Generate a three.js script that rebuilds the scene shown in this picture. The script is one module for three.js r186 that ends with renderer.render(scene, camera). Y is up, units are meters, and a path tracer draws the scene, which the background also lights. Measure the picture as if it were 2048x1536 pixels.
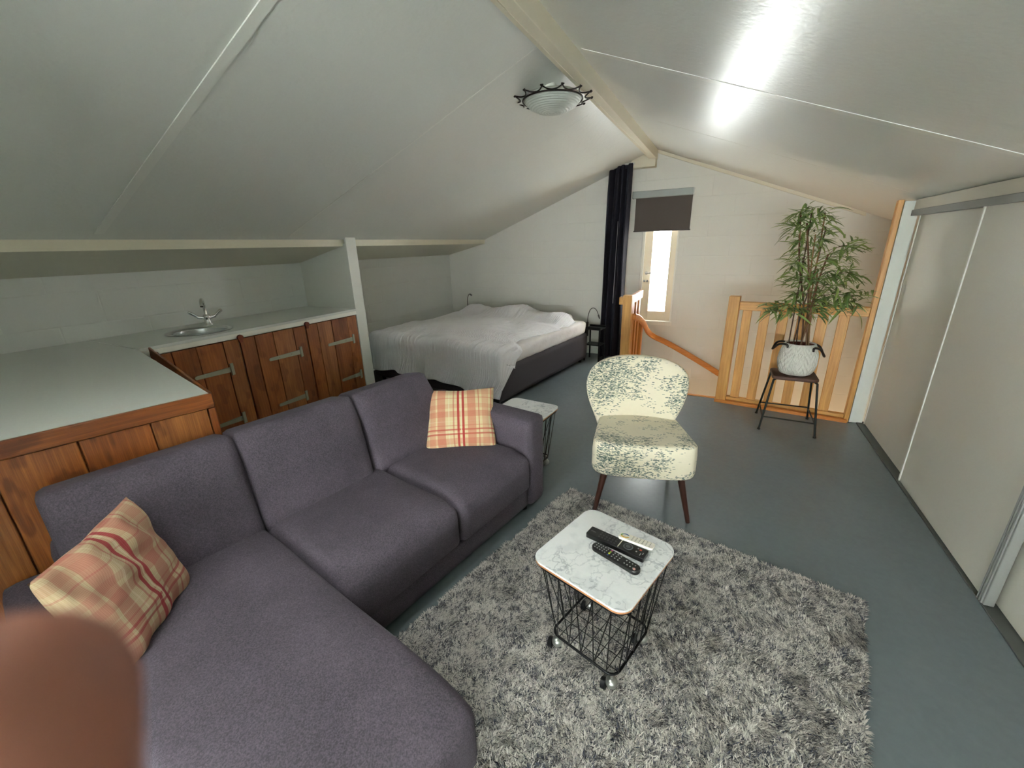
import * as THREE from 'three';
import { RoundedBoxGeometry } from 'three/addons/geometries/RoundedBoxGeometry.js';
import { mergeGeometries } from 'three/addons/utils/BufferGeometryUtils.js';
import { MarchingCubes } from 'three/addons/objects/MarchingCubes.js';

// ---------------------------------------------------------------- camera, sky, exposure
const scene = new THREE.Scene();
const D = Math.PI / 180;
const camera = new THREE.PerspectiveCamera(86.2, 4 / 3, 0.004, 100);
camera.position.set(0, 1.5, 0);
camera.rotation.set(-18.634 * D, 27.127 * D, -1.559 * D, 'YXZ');
camera.focus = 2.3;
camera.userData.fStop = 11;
scene.background = new THREE.Color().setRGB(0.965, 1.0, 0.975);
scene.backgroundIntensity = 15;                       // bright overcast sky
const renderer = new THREE.WebGLRenderer({ antialias: true });
renderer.toneMapping = THREE.LinearToneMapping;
renderer.toneMappingExposure = 3.0;
renderer.shadowMap.enabled = true;
const STAIR_LIGHT = 1.05;

// ---------------------------------------------------------------- helpers
let seed = 12345;
function rnd() { seed |= 0; seed = seed + 0x6D2B79F5 | 0; let t = Math.imul(seed ^ seed >>> 15, 1 | seed); t = t + Math.imul(t ^ t >>> 7, 61 | t) ^ t; return ((t ^ t >>> 14) >>> 0) / 4294967296; }
const rr = (a, b) => a + (b - a) * rnd();
const clamp = (x, a = 0, b = 1) => Math.min(b, Math.max(a, x));
const mix = (a, b, t) => a + (b - a) * t;
const smooth = (a, b, x) => { const t = clamp((x - a) / (b - a)); return t * t * (3 - 2 * t); };
function lattice(ix, iy, s) { let h = Math.imul(ix, 374761393) + Math.imul(iy, 668265263) + Math.imul(s, 974634777) | 0; h = Math.imul(h ^ h >>> 13, 1274126177); return ((h ^ h >>> 16) >>> 0) / 4294967296; }
function vnoise(x, y, px, py, s) {                    // value noise with periods px, py
  const x0 = Math.floor(x), y0 = Math.floor(y), fx = x - x0, fy = y - y0;
  const m = (a, p) => ((a % p) + p) % p, u = fx * fx * (3 - 2 * fx), v = fy * fy * (3 - 2 * fy);
  const a = lattice(m(x0, px), m(y0, py), s), b = lattice(m(x0 + 1, px), m(y0, py), s), c = lattice(m(x0, px), m(y0 + 1, py), s), d = lattice(m(x0 + 1, px), m(y0 + 1, py), s);
  return mix(mix(a, b, u), mix(c, d, u), v);
}
function fbm(u, v, fx, fy, oct, s) { let a = 0, w = 0.5, t = 0; for (let i = 0; i < oct; i++) { a += w * vnoise(u * fx, v * fy, fx, fy, s + i * 17); t += w; w *= 0.5; fx *= 2; fy *= 2; } return a / t; }
function texture(w, h, fn, srgb, metresX, metresY) {
  const d = new Uint8Array(w * h * 4);
  for (let y = 0; y < h; y++) for (let x = 0; x < w; x++) {
    const c = fn(x / w, y / h), i = (y * w + x) * 4;
    if (typeof c === 'number') d[i] = d[i + 1] = d[i + 2] = clamp(c) * 255; else for (let k = 0; k < 3; k++) d[i + k] = clamp(c[k]) * 255;
    d[i + 3] = 255;
  }
  const t = new THREE.DataTexture(d, w, h, THREE.RGBAFormat);
  t.wrapS = t.wrapT = THREE.RepeatWrapping; t.magFilter = THREE.LinearFilter; t.minFilter = THREE.LinearFilter;
  if (srgb) t.colorSpace = THREE.SRGBColorSpace;
  if (metresX) t.repeat.set(1 / metresX, 1 / (metresY || metresX));
  t.needsUpdate = true; return t;
}
function canvasTexture(w, h, draw, metresX, metresY) {
  const c = document.createElement('canvas'); c.width = w; c.height = h; draw(c.getContext('2d'));
  const t = new THREE.CanvasTexture(c); t.colorSpace = THREE.SRGBColorSpace; t.wrapS = t.wrapT = THREE.RepeatWrapping;
  if (metresX) t.repeat.set(1 / metresX, 1 / (metresY || metresX));
  return t;
}
const rgb = (r, g, b) => [r / 255, g / 255, b / 255];
function mat(color, roughness = 0.6, o = {}) { return new THREE.MeshPhysicalMaterial({ color, roughness, ...o }); }
// box-mapped uv in metres; grain: axis that u follows
function uvBox(g, grain, ox = 0, oy = 0) {
  const n = g.index ? g.toNonIndexed() : g, p = n.attributes.position, uv = new Float32Array(p.count * 2);
  const A = new THREE.Vector3(), B = new THREE.Vector3(), C = new THREE.Vector3();
  for (let i = 0; i < p.count; i += 3) {
    A.fromBufferAttribute(p, i); B.fromBufferAttribute(p, i + 1); C.fromBufferAttribute(p, i + 2);
    const nn = B.clone().sub(A).cross(C.clone().sub(A)), a = [Math.abs(nn.x), Math.abs(nn.y), Math.abs(nn.z)];
    const k = a[0] >= a[1] && a[0] >= a[2] ? 0 : a[1] >= a[2] ? 1 : 2;
    let [ua, va] = k === 0 ? [2, 1] : k === 1 ? [0, 2] : [0, 1];
    if (grain !== undefined && va === grain) [ua, va] = [va, ua];
    for (let j = 0; j < 3; j++) { uv[(i + j) * 2] = p.getComponent(i + j, ua) + ox; uv[(i + j) * 2 + 1] = p.getComponent(i + j, va) + oy; }
  }
  n.setAttribute('uv', new THREE.BufferAttribute(uv, 2));
  return n;
}
function bx(w, h, d, x = 0, y = 0, z = 0, r = 0.004, grain, vary) {   // box with eased edges, centred at x, y, z
  const g = r > 0 ? new RoundedBoxGeometry(w, h, d, 1, Math.min(r, w / 2.01, h / 2.01, d / 2.01)) : new THREE.BoxGeometry(w, h, d);
  const n = uvBox(g, grain, vary ? rnd() * 3 : 0, vary ? rnd() * 3 : 0); n.translate(x, y, z); return n;
}
const bb = (x0, x1, y0, y1, z0, z1, r, grain, vary) => bx(Math.abs(x1 - x0), Math.abs(y1 - y0), Math.abs(z1 - z0), (x0 + x1) / 2, (y0 + y1) / 2, (z0 + z1) / 2, r, grain, vary);
const V = (x, y, z) => new THREE.Vector3(x, y, z);
function rod(a, b, r, seg = 8, r2 = r) {
  a = V(...a); b = V(...b); const d = b.clone().sub(a), g = new THREE.CylinderGeometry(r2, r, d.length(), seg, 1);
  g.applyQuaternion(new THREE.Quaternion().setFromUnitVectors(V(0, 1, 0), d.clone().normalize())); g.translate((a.x + b.x) / 2, (a.y + b.y) / 2, (a.z + b.z) / 2); return g;
}
function tube(pts, r, seg = 24, rad = 8, closed = false) { return new THREE.TubeGeometry(new THREE.CatmullRomCurve3(pts.map((p) => V(...p)), closed, 'catmullrom', 0.5), seg, r, rad, closed); }
const merge = (...g) => mergeGeometries(g.flat().map((x) => { const n = x.index ? x.toNonIndexed() : x; for (const k of Object.keys(n.attributes)) if (!['position', 'normal', 'uv'].includes(k)) n.deleteAttribute(k); return n; }));
function roundedRect(w, d, r) { const s = new THREE.Shape(), x = w / 2, y = d / 2; s.moveTo(-x + r, -y); s.lineTo(x - r, -y); s.absarc(x - r, -y + r, r, -Math.PI / 2, 0); s.lineTo(x, y - r); s.absarc(x - r, y - r, r, 0, Math.PI / 2); s.lineTo(-x + r, y); s.absarc(-x + r, y - r, r, Math.PI / 2, Math.PI); s.lineTo(-x, -y + r); s.absarc(-x + r, -y + r, r, Math.PI, Math.PI * 1.5); return s; }
function slab(shape, y0, y1, bevel = 0, curve = 8) {    // shape drawn in (x, -z), standing from y0 to y1
  const g = new THREE.ExtrudeGeometry(shape, { depth: y1 - y0 - 2 * bevel, bevelEnabled: bevel > 0, bevelSize: bevel, bevelThickness: bevel, bevelOffset: -bevel, bevelSegments: 2, curveSegments: curve });
  g.rotateX(-Math.PI / 2); g.translate(0, y0 + bevel, 0); return uvBox(g);
}
function polyXZ(pts) { const s = new THREE.Shape(); pts.forEach(([x, z], i) => i ? s.lineTo(x, -z) : s.moveTo(x, -z)); s.closePath(); return s; }
function prismZ(pts, z0, z1) {                          // cross-section in (x, y), drawn along z
  const s = new THREE.Shape(); pts.forEach(([x, y], i) => i ? s.lineTo(x, y) : s.moveTo(x, y)); s.closePath();
  const g = new THREE.ExtrudeGeometry(s, { depth: Math.abs(z1 - z0), bevelEnabled: false }); g.translate(0, 0, Math.min(z0, z1)); return uvBox(g);
}
function smoothNormals(g) {                             // normals averaged over equal positions
  g.computeVertexNormals(); const p = g.attributes.position, n = g.attributes.normal, m = new Map();
  const key = (i) => `${Math.round(p.getX(i) * 2e4)},${Math.round(p.getY(i) * 2e4)},${Math.round(p.getZ(i) * 2e4)}`;
  for (let i = 0; i < p.count; i++) { const k = key(i), a = m.get(k) || [0, 0, 0]; a[0] += n.getX(i); a[1] += n.getY(i); a[2] += n.getZ(i); m.set(k, a); }
  for (let i = 0; i < p.count; i++) { const a = m.get(key(i)), l = Math.hypot(...a) || 1; n.setXYZ(i, a[0] / l, a[1] / l, a[2] / l); }
  return g;
}
function cushion(w, h, d, r, o = {}) {                  // soft block centred at the origin; o.top, o.front, o.side: crowns; o.warp: extra displacement
  const q = o.cell || 0.03, sx = Math.ceil(w / q), sy = Math.ceil(h / q), sz = Math.ceil(d / q);
  const g = new THREE.BoxGeometry(w, h, d, sx, sy, sz), p = g.attributes.position, uv = new Float32Array(p.count * 2), nn = g.attributes.normal;
  for (let i = 0; i < p.count; i++) {
    let x = p.getX(i), y = p.getY(i), z = p.getZ(i);
    const ax = Math.abs(nn.getX(i)), ay = Math.abs(nn.getY(i));
    uv[i * 2] = ax > 0.5 ? z : x; uv[i * 2 + 1] = ay > 0.5 ? z : y;
    const cx = clamp(x, -w / 2 + r, w / 2 - r), cy = clamp(y, -h / 2 + r, h / 2 - r), cz = clamp(z, -d / 2 + r, d / 2 - r);
    const dx = x - cx, dy = y - cy, dz = z - cz, l = Math.hypot(dx, dy, dz) || 1;
    const a = 1 - (2 * x / w) ** 2, b = 1 - (2 * z / d) ** 2, c = 1 - (2 * y / h) ** 2;
    x = cx + dx / l * r; y = cy + dy / l * r; z = cz + dz / l * r;
    if (dy > 0) y += (o.top || 0) * Math.sqrt(Math.max(0, a * b)) * (dy / l);
    if (dx > 0) x += (o.front || 0) * Math.sqrt(Math.max(0, c * b)) * (dx / l);
    if (o.side && Math.abs(dz) > 0) z += Math.sign(dz) * o.side * Math.sqrt(Math.max(0, c * a)) * Math.abs(dz / l);
    if (o.warp) { const e = o.warp(x, y, z); x += e[0]; y += e[1]; z += e[2]; }
    p.setXYZ(i, x, y, z);
  }
  g.setAttribute('uv', new THREE.BufferAttribute(uv, 2));
  return smoothNormals(g);
}
function sheet(nu, nv, fn, thick, uvScale = [1, 1]) {   // cloth of real thickness: fn(u, v) -> [x, y, z]
  const P = []; for (let j = 0; j <= nv; j++) for (let i = 0; i <= nu; i++) P.push(V(...fn(i / nu, j / nv)));
  const at = (i, j) => P[clamp(j, 0, nv) * (nu + 1) + clamp(i, 0, nu)], pos = [], uv = [], idx = [], n = (nu + 1) * (nv + 1);
  const N = P.map((_, k) => { const i = k % (nu + 1), j = Math.floor(k / (nu + 1)); return at(i + 1, j).clone().sub(at(i - 1, j)).cross(at(i, j + 1).clone().sub(at(i, j - 1))).normalize(); });
  for (const s of [1, -1]) P.forEach((p, k) => { pos.push(p.x + N[k].x * thick / 2 * s, p.y + N[k].y * thick / 2 * s, p.z + N[k].z * thick / 2 * s); uv.push((k % (nu + 1)) / nu * uvScale[0], Math.floor(k / (nu + 1)) / nv * uvScale[1]); });
  for (let j = 0; j < nv; j++) for (let i = 0; i < nu; i++) { const a = j * (nu + 1) + i, b = a + 1, c = a + nu + 1, d = c + 1; idx.push(a, b, d, a, d, c, n + a, n + d, n + b, n + a, n + c, n + d); }
  const rim = (a, b) => idx.push(a, n + a, n + b, a, n + b, b);
  for (let i = 0; i < nu; i++) { rim(i, i + 1); rim(nv * (nu + 1) + i + 1, nv * (nu + 1) + i); }
  for (let j = 0; j < nv; j++) { rim((j + 1) * (nu + 1), j * (nu + 1)); rim(j * (nu + 1) + nu, (j + 1) * (nu + 1) + nu); }
  const g = new THREE.BufferGeometry(); g.setAttribute('position', new THREE.Float32BufferAttribute(pos, 3)); g.setAttribute('uv', new THREE.Float32BufferAttribute(uv, 2)); g.setIndex(idx); g.computeVertexNormals(); return g;
}
// objects
const taken = new Map();
function numbered(name) { const n = taken.get(name) || 0; taken.set(name, n + 1); return n ? `${name}_${String(n).padStart(3, '0')}` : name; }
function add(o, parent) { o.traverse?.((c) => { c.castShadow = c.receiveShadow = true; }); parent.add(o); return o; }
function thing(name, label, category, [x, y, z] = [0, 0, 0], turn = 0, group) {
  const o = new THREE.Group(); o.name = numbered(name); o.position.set(x, y, z); o.rotation.y = turn; o.userData = { label, category }; if (group) o.userData.group = group; scene.add(o); return o;
}
function part(name, geometry, material, parent, label) { const m = new THREE.Mesh(geometry, material); m.name = name; if (label) m.userData.label = label; return add(m, parent); }
function single(name, label, category, geometry, material, pos = [0, 0, 0], group) { const m = new THREE.Mesh(geometry, material); m.name = numbered(name); m.position.set(...pos); m.userData = { label, category }; if (group) m.userData.group = group; return add(m, scene); }
function struct(name, geometry, material, parent = scene) { const m = new THREE.Mesh(geometry, material); m.name = name; if (parent === scene) m.userData.kind = 'structure'; return add(m, parent); }
function structGroup(name, pos = [0, 0, 0]) { const g = new THREE.Group(); g.name = name; g.position.set(...pos); g.userData.kind = 'structure'; scene.add(g); return g; }

// ---------------------------------------------------------------- materials
const blockBump = texture(512, 512, (u, v) => {
  const row = v * 4, off = Math.floor(row) % 2 * 0.5, fx = ((u * 2 + off) % 1), fy = row % 1;
  const e = Math.min(Math.min(fx, 1 - fx) * 0.5, Math.min(fy, 1 - fy) * 0.25);
  return 0.55 * smooth(0, 0.008, e) + 0.3 * fbm(u, v, 24, 24, 3, 5) + 0.1;
}, false, 1.0, 0.88);
const wavy = texture(512, 512, (u, v) => 0.5 * fbm(u, v, 5, 5, 2, 9) + 0.5 * fbm(u, v, 60, 60, 2, 31), false, 1.0);
const wallMat = mat('#dcdfda', 0.62, { bumpMap: blockBump, bumpScale: 0.0022 });
const gableMat = mat('#dcdcd4', 0.6, { bumpMap: blockBump, bumpScale: 0.0022 });
const ceilMat = mat('#d4d7d0', 0.335, { bumpMap: wavy, bumpScale: 0.0017 });
const ceilSeam = mat('#dcded6', 0.36);
const creamPaint = mat('#dcd6bf', 0.42);
const whitePaint = mat('#e2e5dd', 0.42);
const floorMat = mat('#ffffff', 0.27, { map: texture(512, 512, (u, v) => { const n = fbm(u, v, 6, 6, 4, 3) - 0.5, m = fbm(u, v, 90, 90, 2, 8) - 0.5; return [0.43 + 0.03 * n + 0.02 * m, 0.468 + 0.03 * n + 0.02 * m, 0.48 + 0.03 * n + 0.02 * m]; }, true, 1.6), bumpMap: wavy, bumpScale: 0.0006 });
function woodTexture(light, dark, s, knots = 0) {
  return texture(1024, 256, (u, v) => {
    const warp = 0.09 * fbm(u, v, 3, 3, 3, s), ring = Math.abs(Math.sin((v + warp) * 34 + 5 * fbm(u, v, 2, 4, 2, s + 3))), fine = fbm(u, v, 12, 160, 3, s + 7), patch = fbm(u, v, 4, 6, 3, s + 11);
    let t = clamp(0.16 * ring + 0.5 * fine + 0.7 * patch - 0.16);
    if (knots) t = clamp(t + 0.5 * smooth(0.66, 0.8, fbm(u, v, 9, 5, 2, s + 23)) * knots);
    return [mix(light[0], dark[0], t), mix(light[1], dark[1], t), mix(light[2], dark[2], t)];
  }, true, 1.0, 0.25);
}
const oakT = woodTexture(rgb(238, 184, 104), rgb(186, 128, 62), 1);
const oak = mat('#ffffff', 0.42, { map: oakT, bumpMap: oakT, bumpScale: 0.0006 }), oakWarm = mat('#f4d6ac', 0.42, { map: oakT });
const cabT = woodTexture(rgb(196, 128, 72), rgb(128, 76, 40), 40, 0.6);
const cabWood = [mat('#ffffff', 0.5, { map: cabT, bumpMap: cabT, bumpScale: 0.001 }), mat('#e6d6c8', 0.52, { map: cabT, bumpMap: cabT, bumpScale: 0.001 }), mat('#fff0dc', 0.5, { map: cabT, bumpMap: cabT, bumpScale: 0.001 })];
const barT = woodTexture(rgb(196, 128, 66), rgb(110, 62, 28), 71, 0.9);
const barWood = [mat('#ffffff', 0.42, { map: barT, bumpMap: barT, bumpScale: 0.0008 }), mat('#f2ddc8', 0.42, { map: barT, bumpMap: barT, bumpScale: 0.0008 }), mat('#fff2e0', 0.42, { map: barT, bumpMap: barT, bumpScale: 0.0008 })];
const barRail = mat('#dcc4a0', 0.45, { map: barT });
const blackMetal = mat('#101214', 0.42, { metalness: 0.4 });
const darkIron = mat('#1b2422', 0.5, { metalness: 0.5 });
const steel = mat('#c9cccb', 0.22, { metalness: 1 });
const chrome = mat('#d8dad8', 0.12, { metalness: 1 });
const zinc = mat('#a9a894', 0.5, { metalness: 0.6 });
const alu = mat('#8e9090', 0.4, { metalness: 0.7 });
const worktopMat = mat('#dfe4de', 0.24, { bumpMap: wavy, bumpScale: 0.0003 });
const weave = texture(256, 256, (u, v) => 0.5 + 0.25 * Math.sin(u * Math.PI * 2 * 32) * Math.sin(v * Math.PI * 2 * 32) + 0.5 * (fbm(u, v, 64, 64, 2, 77) - 0.5), false, 0.08);
const sofaT = texture(512, 512, (u, v) => { const a = fbm(u, v, 200, 200, 2, 13) - 0.5, b = fbm(u, v, 4, 4, 3, 19) - 0.5, k = 1 + 0.55 * a + 0.22 * b; return [0.32 * k, 0.29 * k, 0.328 * k]; }, true, 0.5);
const sofaMat = mat('#ffffff', 0.9, { map: sofaT, bumpMap: weave, bumpScale: 0.0008, sheen: 0.5, sheenRoughness: 0.6, sheenColor: new THREE.Color(0.22, 0.2, 0.24) });
const marbleT = texture(512, 512, (u, v) => {
  const w1 = fbm(u, v, 5, 5, 5, 101), w2 = fbm(u, v, 9, 9, 4, 131), m = fbm(u, v, 3, 3, 2, 151);
  const w3 = fbm(u, v, 14, 14, 4, 171), a = 1 - smooth(0, 0.03, Math.abs(w1 - 0.5)), b = 1 - smooth(0, 0.03, Math.abs(w2 - 0.52)), c = 1 - smooth(0, 0.04, Math.abs(w3 - 0.5)), k = smooth(0.4, 0.65, m);
  const d = clamp(0.26 * a * k * smooth(0.3, 0.6, w3) + 0.24 * b * k * smooth(0.35, 0.6, w1) + 0.16 * c * smooth(0.5, 0.62, m) + 0.08 * smooth(0.5, 0.75, w2));
  return [0.93 - 0.62 * d, 0.94 - 0.6 * d, 0.94 - 0.55 * d];
}, true, 0.5);
const marble = mat('#ffffff', 0.3, { map: marbleT });
const navy = mat('#131422', 0.9, { bumpMap: weave, bumpScale: 0.0006, sheen: 0.3, sheenColor: new THREE.Color(0.1, 0.1, 0.16) });

// ---------------------------------------------------------------- the room
const ZB = -5.65, ZF = 4.0, XL = -3.95, XR = 1.75;
const yl = (x) => 2.41 + 0.385 * (x + 1.17), yr = (x) => 2.52 - 0.381 * (x + 0.88);
// floor with the stair opening
struct('floor', slab(polyXZ([[XL - 0.1, ZF + 0.1], [XR + 0.1, ZF + 0.1], [XR + 0.1, -4.2], [1.12, -4.2], [0.06, -4.335], [-0.8, -4.335], [-0.8, ZB], [XL - 0.1, ZB]]), -0.22, 0), floorMat);
// ceilings, one board after another with a strip over each joint
const TH = 0.12, GAP = 0.0004;
const leftSlope = structGroup('ceiling'), rightSlope = structGroup('ceiling_001');
const SKY = [-1.27, -0.97, -0.42, 1.2];              // unseen skylight added out of view to light the room from above
const zl = [ZB - 0.1, -4.6, -3.55, -2.37, -1.15, SKY[2], SKY[3], ZF + 0.1], zr = [ZB - 0.1, -4.0, -2.62, -1.3, 0.02, 1.3, ZF + 0.1];
const leftPanel = (x0, x1, z0, z1) => part('panel', prismZ([[x0, yl(x0)], [x1, yl(x1)], [x1, yl(x1) + TH], [x0, yl(x0) + TH]], z0 + GAP, z1 - GAP), ceilMat, leftSlope);
for (let i = 0; i + 1 < zl.length; i++) if (zl[i] === SKY[2]) { leftPanel(-3.35, SKY[0], zl[i], zl[i + 1]); leftPanel(SKY[1], -0.93, zl[i], zl[i + 1]); } else leftPanel(-3.35, -0.93, zl[i], zl[i + 1]);
for (let i = 0; i + 1 < zr.length; i++) part('panel', prismZ([[-0.93, yr(-0.93)], [XR + 0.1, yr(XR + 0.1)], [XR + 0.1, yr(XR + 0.1) + TH], [-0.93, yr(-0.93) + TH]], zr[i] + GAP, zr[i + 1] - GAP), ceilMat, rightSlope);
const strip = (f, x0, x1, z, w, t) => prismZ([[x0, f(x0) + 0.002], [x1, f(x1) + 0.002], [x1, f(x1) - t], [x0, f(x0) - t]], z - w / 2, z + w / 2);
[[-1.165, 0.044, 0.0055], [-2.37, 0.012, 0.0012]].forEach(([z, w, t]) => part('joint_strip', strip(yl, -3.2, -1.0, z, w, t), ceilSeam, leftSlope));
[[-2.62, 0.05, 0.003], [-4.0, 0.01, 0.001]].forEach(([z, w, t]) => part('joint_strip', strip(yr, -0.85, 1.1, z, w, t), ceilSeam, rightSlope));
// ridge beam
struct('trim_1', merge(bb(-0.965, -0.88, 2.42, 2.56, ZB, ZF, 0.004, 2), bb(-0.942, -0.936, 2.416, 2.42, -5.2, ZF, 0, 2)), creamPaint);
struct('trim_2', bb(-1.16, -0.884, 2.335, 2.5, ZB, ZB + 0.12, 0.004), creamPaint);
// low purlin over the worktop and the bed: front board and soffit
struct('trim_3', prismZ([[-3.31, 1.535], [-3.295, 1.535], [-3.285, 1.615], [-3.36, 1.615]], ZB, ZF), creamPaint);
struct('trim_4', prismZ([[-3.31, 1.535], [-3.31, 1.6], [-3.36, 1.66], [XL - 0.12, 1.66], [XL - 0.12, 1.385 - 0.028], [XL, 1.385]], ZB, ZF), mat('#d6d3c2', 0.6));
// gable trim under the right slope
struct('trim_5', prismZ([[-0.88, yr(-0.88)], [1.2, yr(1.2)], [1.2, yr(1.2) - 0.035], [-0.88, yr(-0.88) - 0.035]], ZB, ZB + 0.03), creamPaint);
// walls
function gable(z0, z1, bottom, hole) {
  const s = new THREE.Shape(); [[XL - 0.1, bottom], [XR + 0.1, bottom], [XR + 0.1, yr(XR + 0.1) + 0.05], [-0.93, yr(-0.93) + 0.05], [XL - 0.1, yl(XL - 0.1) + 0.05]].forEach(([x, y], i) => i ? s.lineTo(x, y) : s.moveTo(x, y)); s.closePath();
  const [a, b, c, d] = hole, h = new THREE.Path(); h.moveTo(a, c); h.lineTo(a, d); h.lineTo(b, d); h.lineTo(b, c); h.closePath(); s.holes.push(h);
  const g = new THREE.ExtrudeGeometry(s, { depth: z1 - z0, bevelEnabled: false }); g.translate(0, 0, z0); return uvBox(g);
}
const W1 = [-0.985, -0.565, 0.5, 1.99], W2 = [-0.8, 1.4, 0.5, 1.55];
struct('wall_back', gable(ZB - 0.16, ZB, -2.6, W1), gableMat);
struct('wall_front', gable(ZF, ZF + 0.16, -0.22, W2), wallMat);
struct('wall_left', bb(XL - 0.12, XL, -0.22, 1.45, ZB - 0.1, ZF + 0.1, 0), wallMat);
struct('wall_right', bb(XR, XR + 0.12, -2.6, 1.75, ZB - 0.1, ZF + 0.1, 0), wallMat);
// unseen block added behind the camera to keep light off the left side
struct('wall_light_blocker', prismZ([[XL - 0.05, 0], [-1.22, 0], [-1.22, yl(-1.22) + 0.04], [XL - 0.05, yl(XL - 0.05) + 0.04]], 0.5, ZF), wallMat);
// stairwell below the floor
struct('wall_stair', merge(bb(-0.95, XR, -2.6, -0.22, -4.2, -4.08, 0), bb(-0.95, -0.83, -2.6, -0.22, ZB, -4.2, 0)), gableMat);
struct('floor_001', bb(-0.95, XR, -2.72, -2.6, ZB - 0.1, -4.08, 0), floorMat);
struct('trim_6', merge(bb(-0.8, 0.08, -0.05, 0.008, -4.365, -4.328, 0.004, 0), bb(-0.815, -0.8, -0.05, 0.008, ZB, -4.328, 0.003, 2)), oakWarm);
// partition at the end of the worktop
struct('wall_partition', bb(XL, -3.262, 0, 1.56, -3.08, -2.97, 0.002), whitePaint);
struct('trim_7', bb(-3.262, -3.24, 0, 1.615, -3.085, -2.962, 0.003, 1), whitePaint);
struct('baseboard_back', bb(XL, -1.5, 0, 0.07, ZB, ZB + 0.012, 0.003), whitePaint);

// ---------------------------------------------------------------- far window with its blind
const sashMat = mat('#efe4cc', 0.45), revealMat = mat('#e8e6dc', 0.5);
const glass = new THREE.MeshPhysicalMaterial({ color: '#ffffff', roughness: 0.02, transmission: 1, thickness: 0, ior: 1.45 });
{
  const w = structGroup('window_1', [0, 0, ZB]);
  const [a, b, c, d] = W1;
  part('window_frame', merge(bb(a, a + 0.031, c, d, -0.075, 0.008, 0.003), bb(b - 0.013, b + 0.008, c, d, -0.075, 0.008, 0.003), bb(a + 0.0315, b - 0.0135, d - 0.031, d, -0.074, 0.007, 0.003)), revealMat, w);
  const x0 = a + 0.03, x1 = b - 0.012, y0 = c + 0.012, y1 = d - 0.03;
  part('sash', merge(bb(x0, x0 + 0.095, y0, y1, -0.07, -0.02, 0.004), bb(x1 - 0.075, x1, y0, y1, -0.07, -0.02, 0.004), bb(x0 + 0.0955, x1 - 0.0755, y0, y0 + 0.123, -0.069, -0.021, 0.002), bb(x0 + 0.0955, x1 - 0.0755, y1 - 0.1, y1, -0.069, -0.021, 0.002)), sashMat, w);
  part('pane', bb(x0 + 0.09, x1 - 0.07, y0 + 0.11, y1 - 0.09, -0.052, -0.048, 0), glass, w);
  part('window_sill', bb(a + 0.01, b + 0.015, c - 0.035, c + 0.018, -0.15, 0.05, 0.006), revealMat, w);
  const h = part('handle_plate', merge(rod([x0 + 0.045, 1.12, -0.02], [x0 + 0.045, 1.12, -0.006], 0.02, 14), rod([x0 + 0.045, 1.12, -0.01], [x0 + 0.045, 1.12, 0.03], 0.008, 10)), steel, w);
  part('handle', merge(rod([x0 + 0.045, 1.12, 0.03], [x0 + 0.13, 1.125, 0.03], 0.008, 10)), steel, h);
  part('lock', merge(rod([x0 + 0.025, 1.02, -0.02], [x0 + 0.025, 1.02, -0.008], 0.014, 12), rod([x0 + 0.06, 1.02, -0.02], [x0 + 0.06, 1.02, -0.008], 0.014, 12)), steel, w);
}
{
  const t = thing('roller_blind', 'dark grey-brown roller blind half lowered over the tall narrow window', 'blind', [-0.78, 1.62, ZB]);
  part('cassette', bb(-0.345, 0.34, 0.385, 0.462, 0.005, 0.085, 0.008), mat('#9ea5a3', 0.45), t);
  part('end_cap', bb(-0.35, -0.343, 0.383, 0.464, 0.003, 0.087, 0.002), mat('#7d8482', 0.5), t);
  part('end_cap', bb(0.338, 0.345, 0.383, 0.464, 0.003, 0.087, 0.002), mat('#cfd3d0', 0.5), t);
  part('cloth', bb(-0.31, 0.335, 0.012, 0.39, 0.045, 0.048, 0), mat('#57504b', 0.85, { bumpMap: weave, bumpScale: 0.0004 }), t);
  part('bottom_bar', bb(-0.318, 0.342, 0.0, 0.014, 0.038, 0.055, 0.004), mat('#4a4541', 0.6), t);
  part('pull_ring', new THREE.TorusGeometry(0.014, 0.003, 8, 20).translate(-0.01, -0.018, 0.047), mat('#c9ccc8', 0.4), t);
}
// unseen window added behind the camera to shape the light falloff
{
  const w = structGroup('added_window_2', [0, 0, ZF]); const [a, b, c, d] = W2, m = (a + b) / 2;
  part('window_frame', merge(bb(a, a + 0.06, c, d, 0.03, 0.11, 0.004), bb(b - 0.06, b, c, d, 0.03, 0.11, 0.004), bb(a, b, c, c + 0.06, 0.03, 0.11, 0.004), bb(a, b, d - 0.06, d, 0.03, 0.11, 0.004), bb(m - 0.04, m + 0.04, c, d, 0.03, 0.11, 0.004)), revealMat, w);
  part('pane', bb(a + 0.055, m - 0.035, c + 0.055, d - 0.055, 0.068, 0.072, 0), glass, w);
  part('pane', bb(m + 0.035, b - 0.055, c + 0.055, d - 0.055, 0.068, 0.072, 0), glass, w);
  part('window_sill', bb(a - 0.04, b + 0.04, c - 0.03, c, -0.1, 0.08, 0.005), revealMat, w);
}

{  // frame and pane of the skylight added as an unseen light source
  const w = structGroup('added_window_3', [0, 0, 0]); const [a, b, c, d] = SKY, P = (x0, x1, z0, z1, y0, y1) => prismZ([[x0, yl(x0) + y0], [x1, yl(x1) + y0], [x1, yl(x1) + y1], [x0, yl(x0) + y1]], z0, z1);
  part('window_frame', merge(P(a, b, c, c + 0.05, 0.02, 0.16), P(a, b, d - 0.05, d, 0.02, 0.16), P(a, a + 0.05, c, d, 0.02, 0.16), P(b - 0.05, b, c, d, 0.02, 0.16)), revealMat, w);
  part('pane', P(a + 0.045, b - 0.045, c + 0.045, d - 0.045, 0.1, 0.104), glass, w);
}

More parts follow.
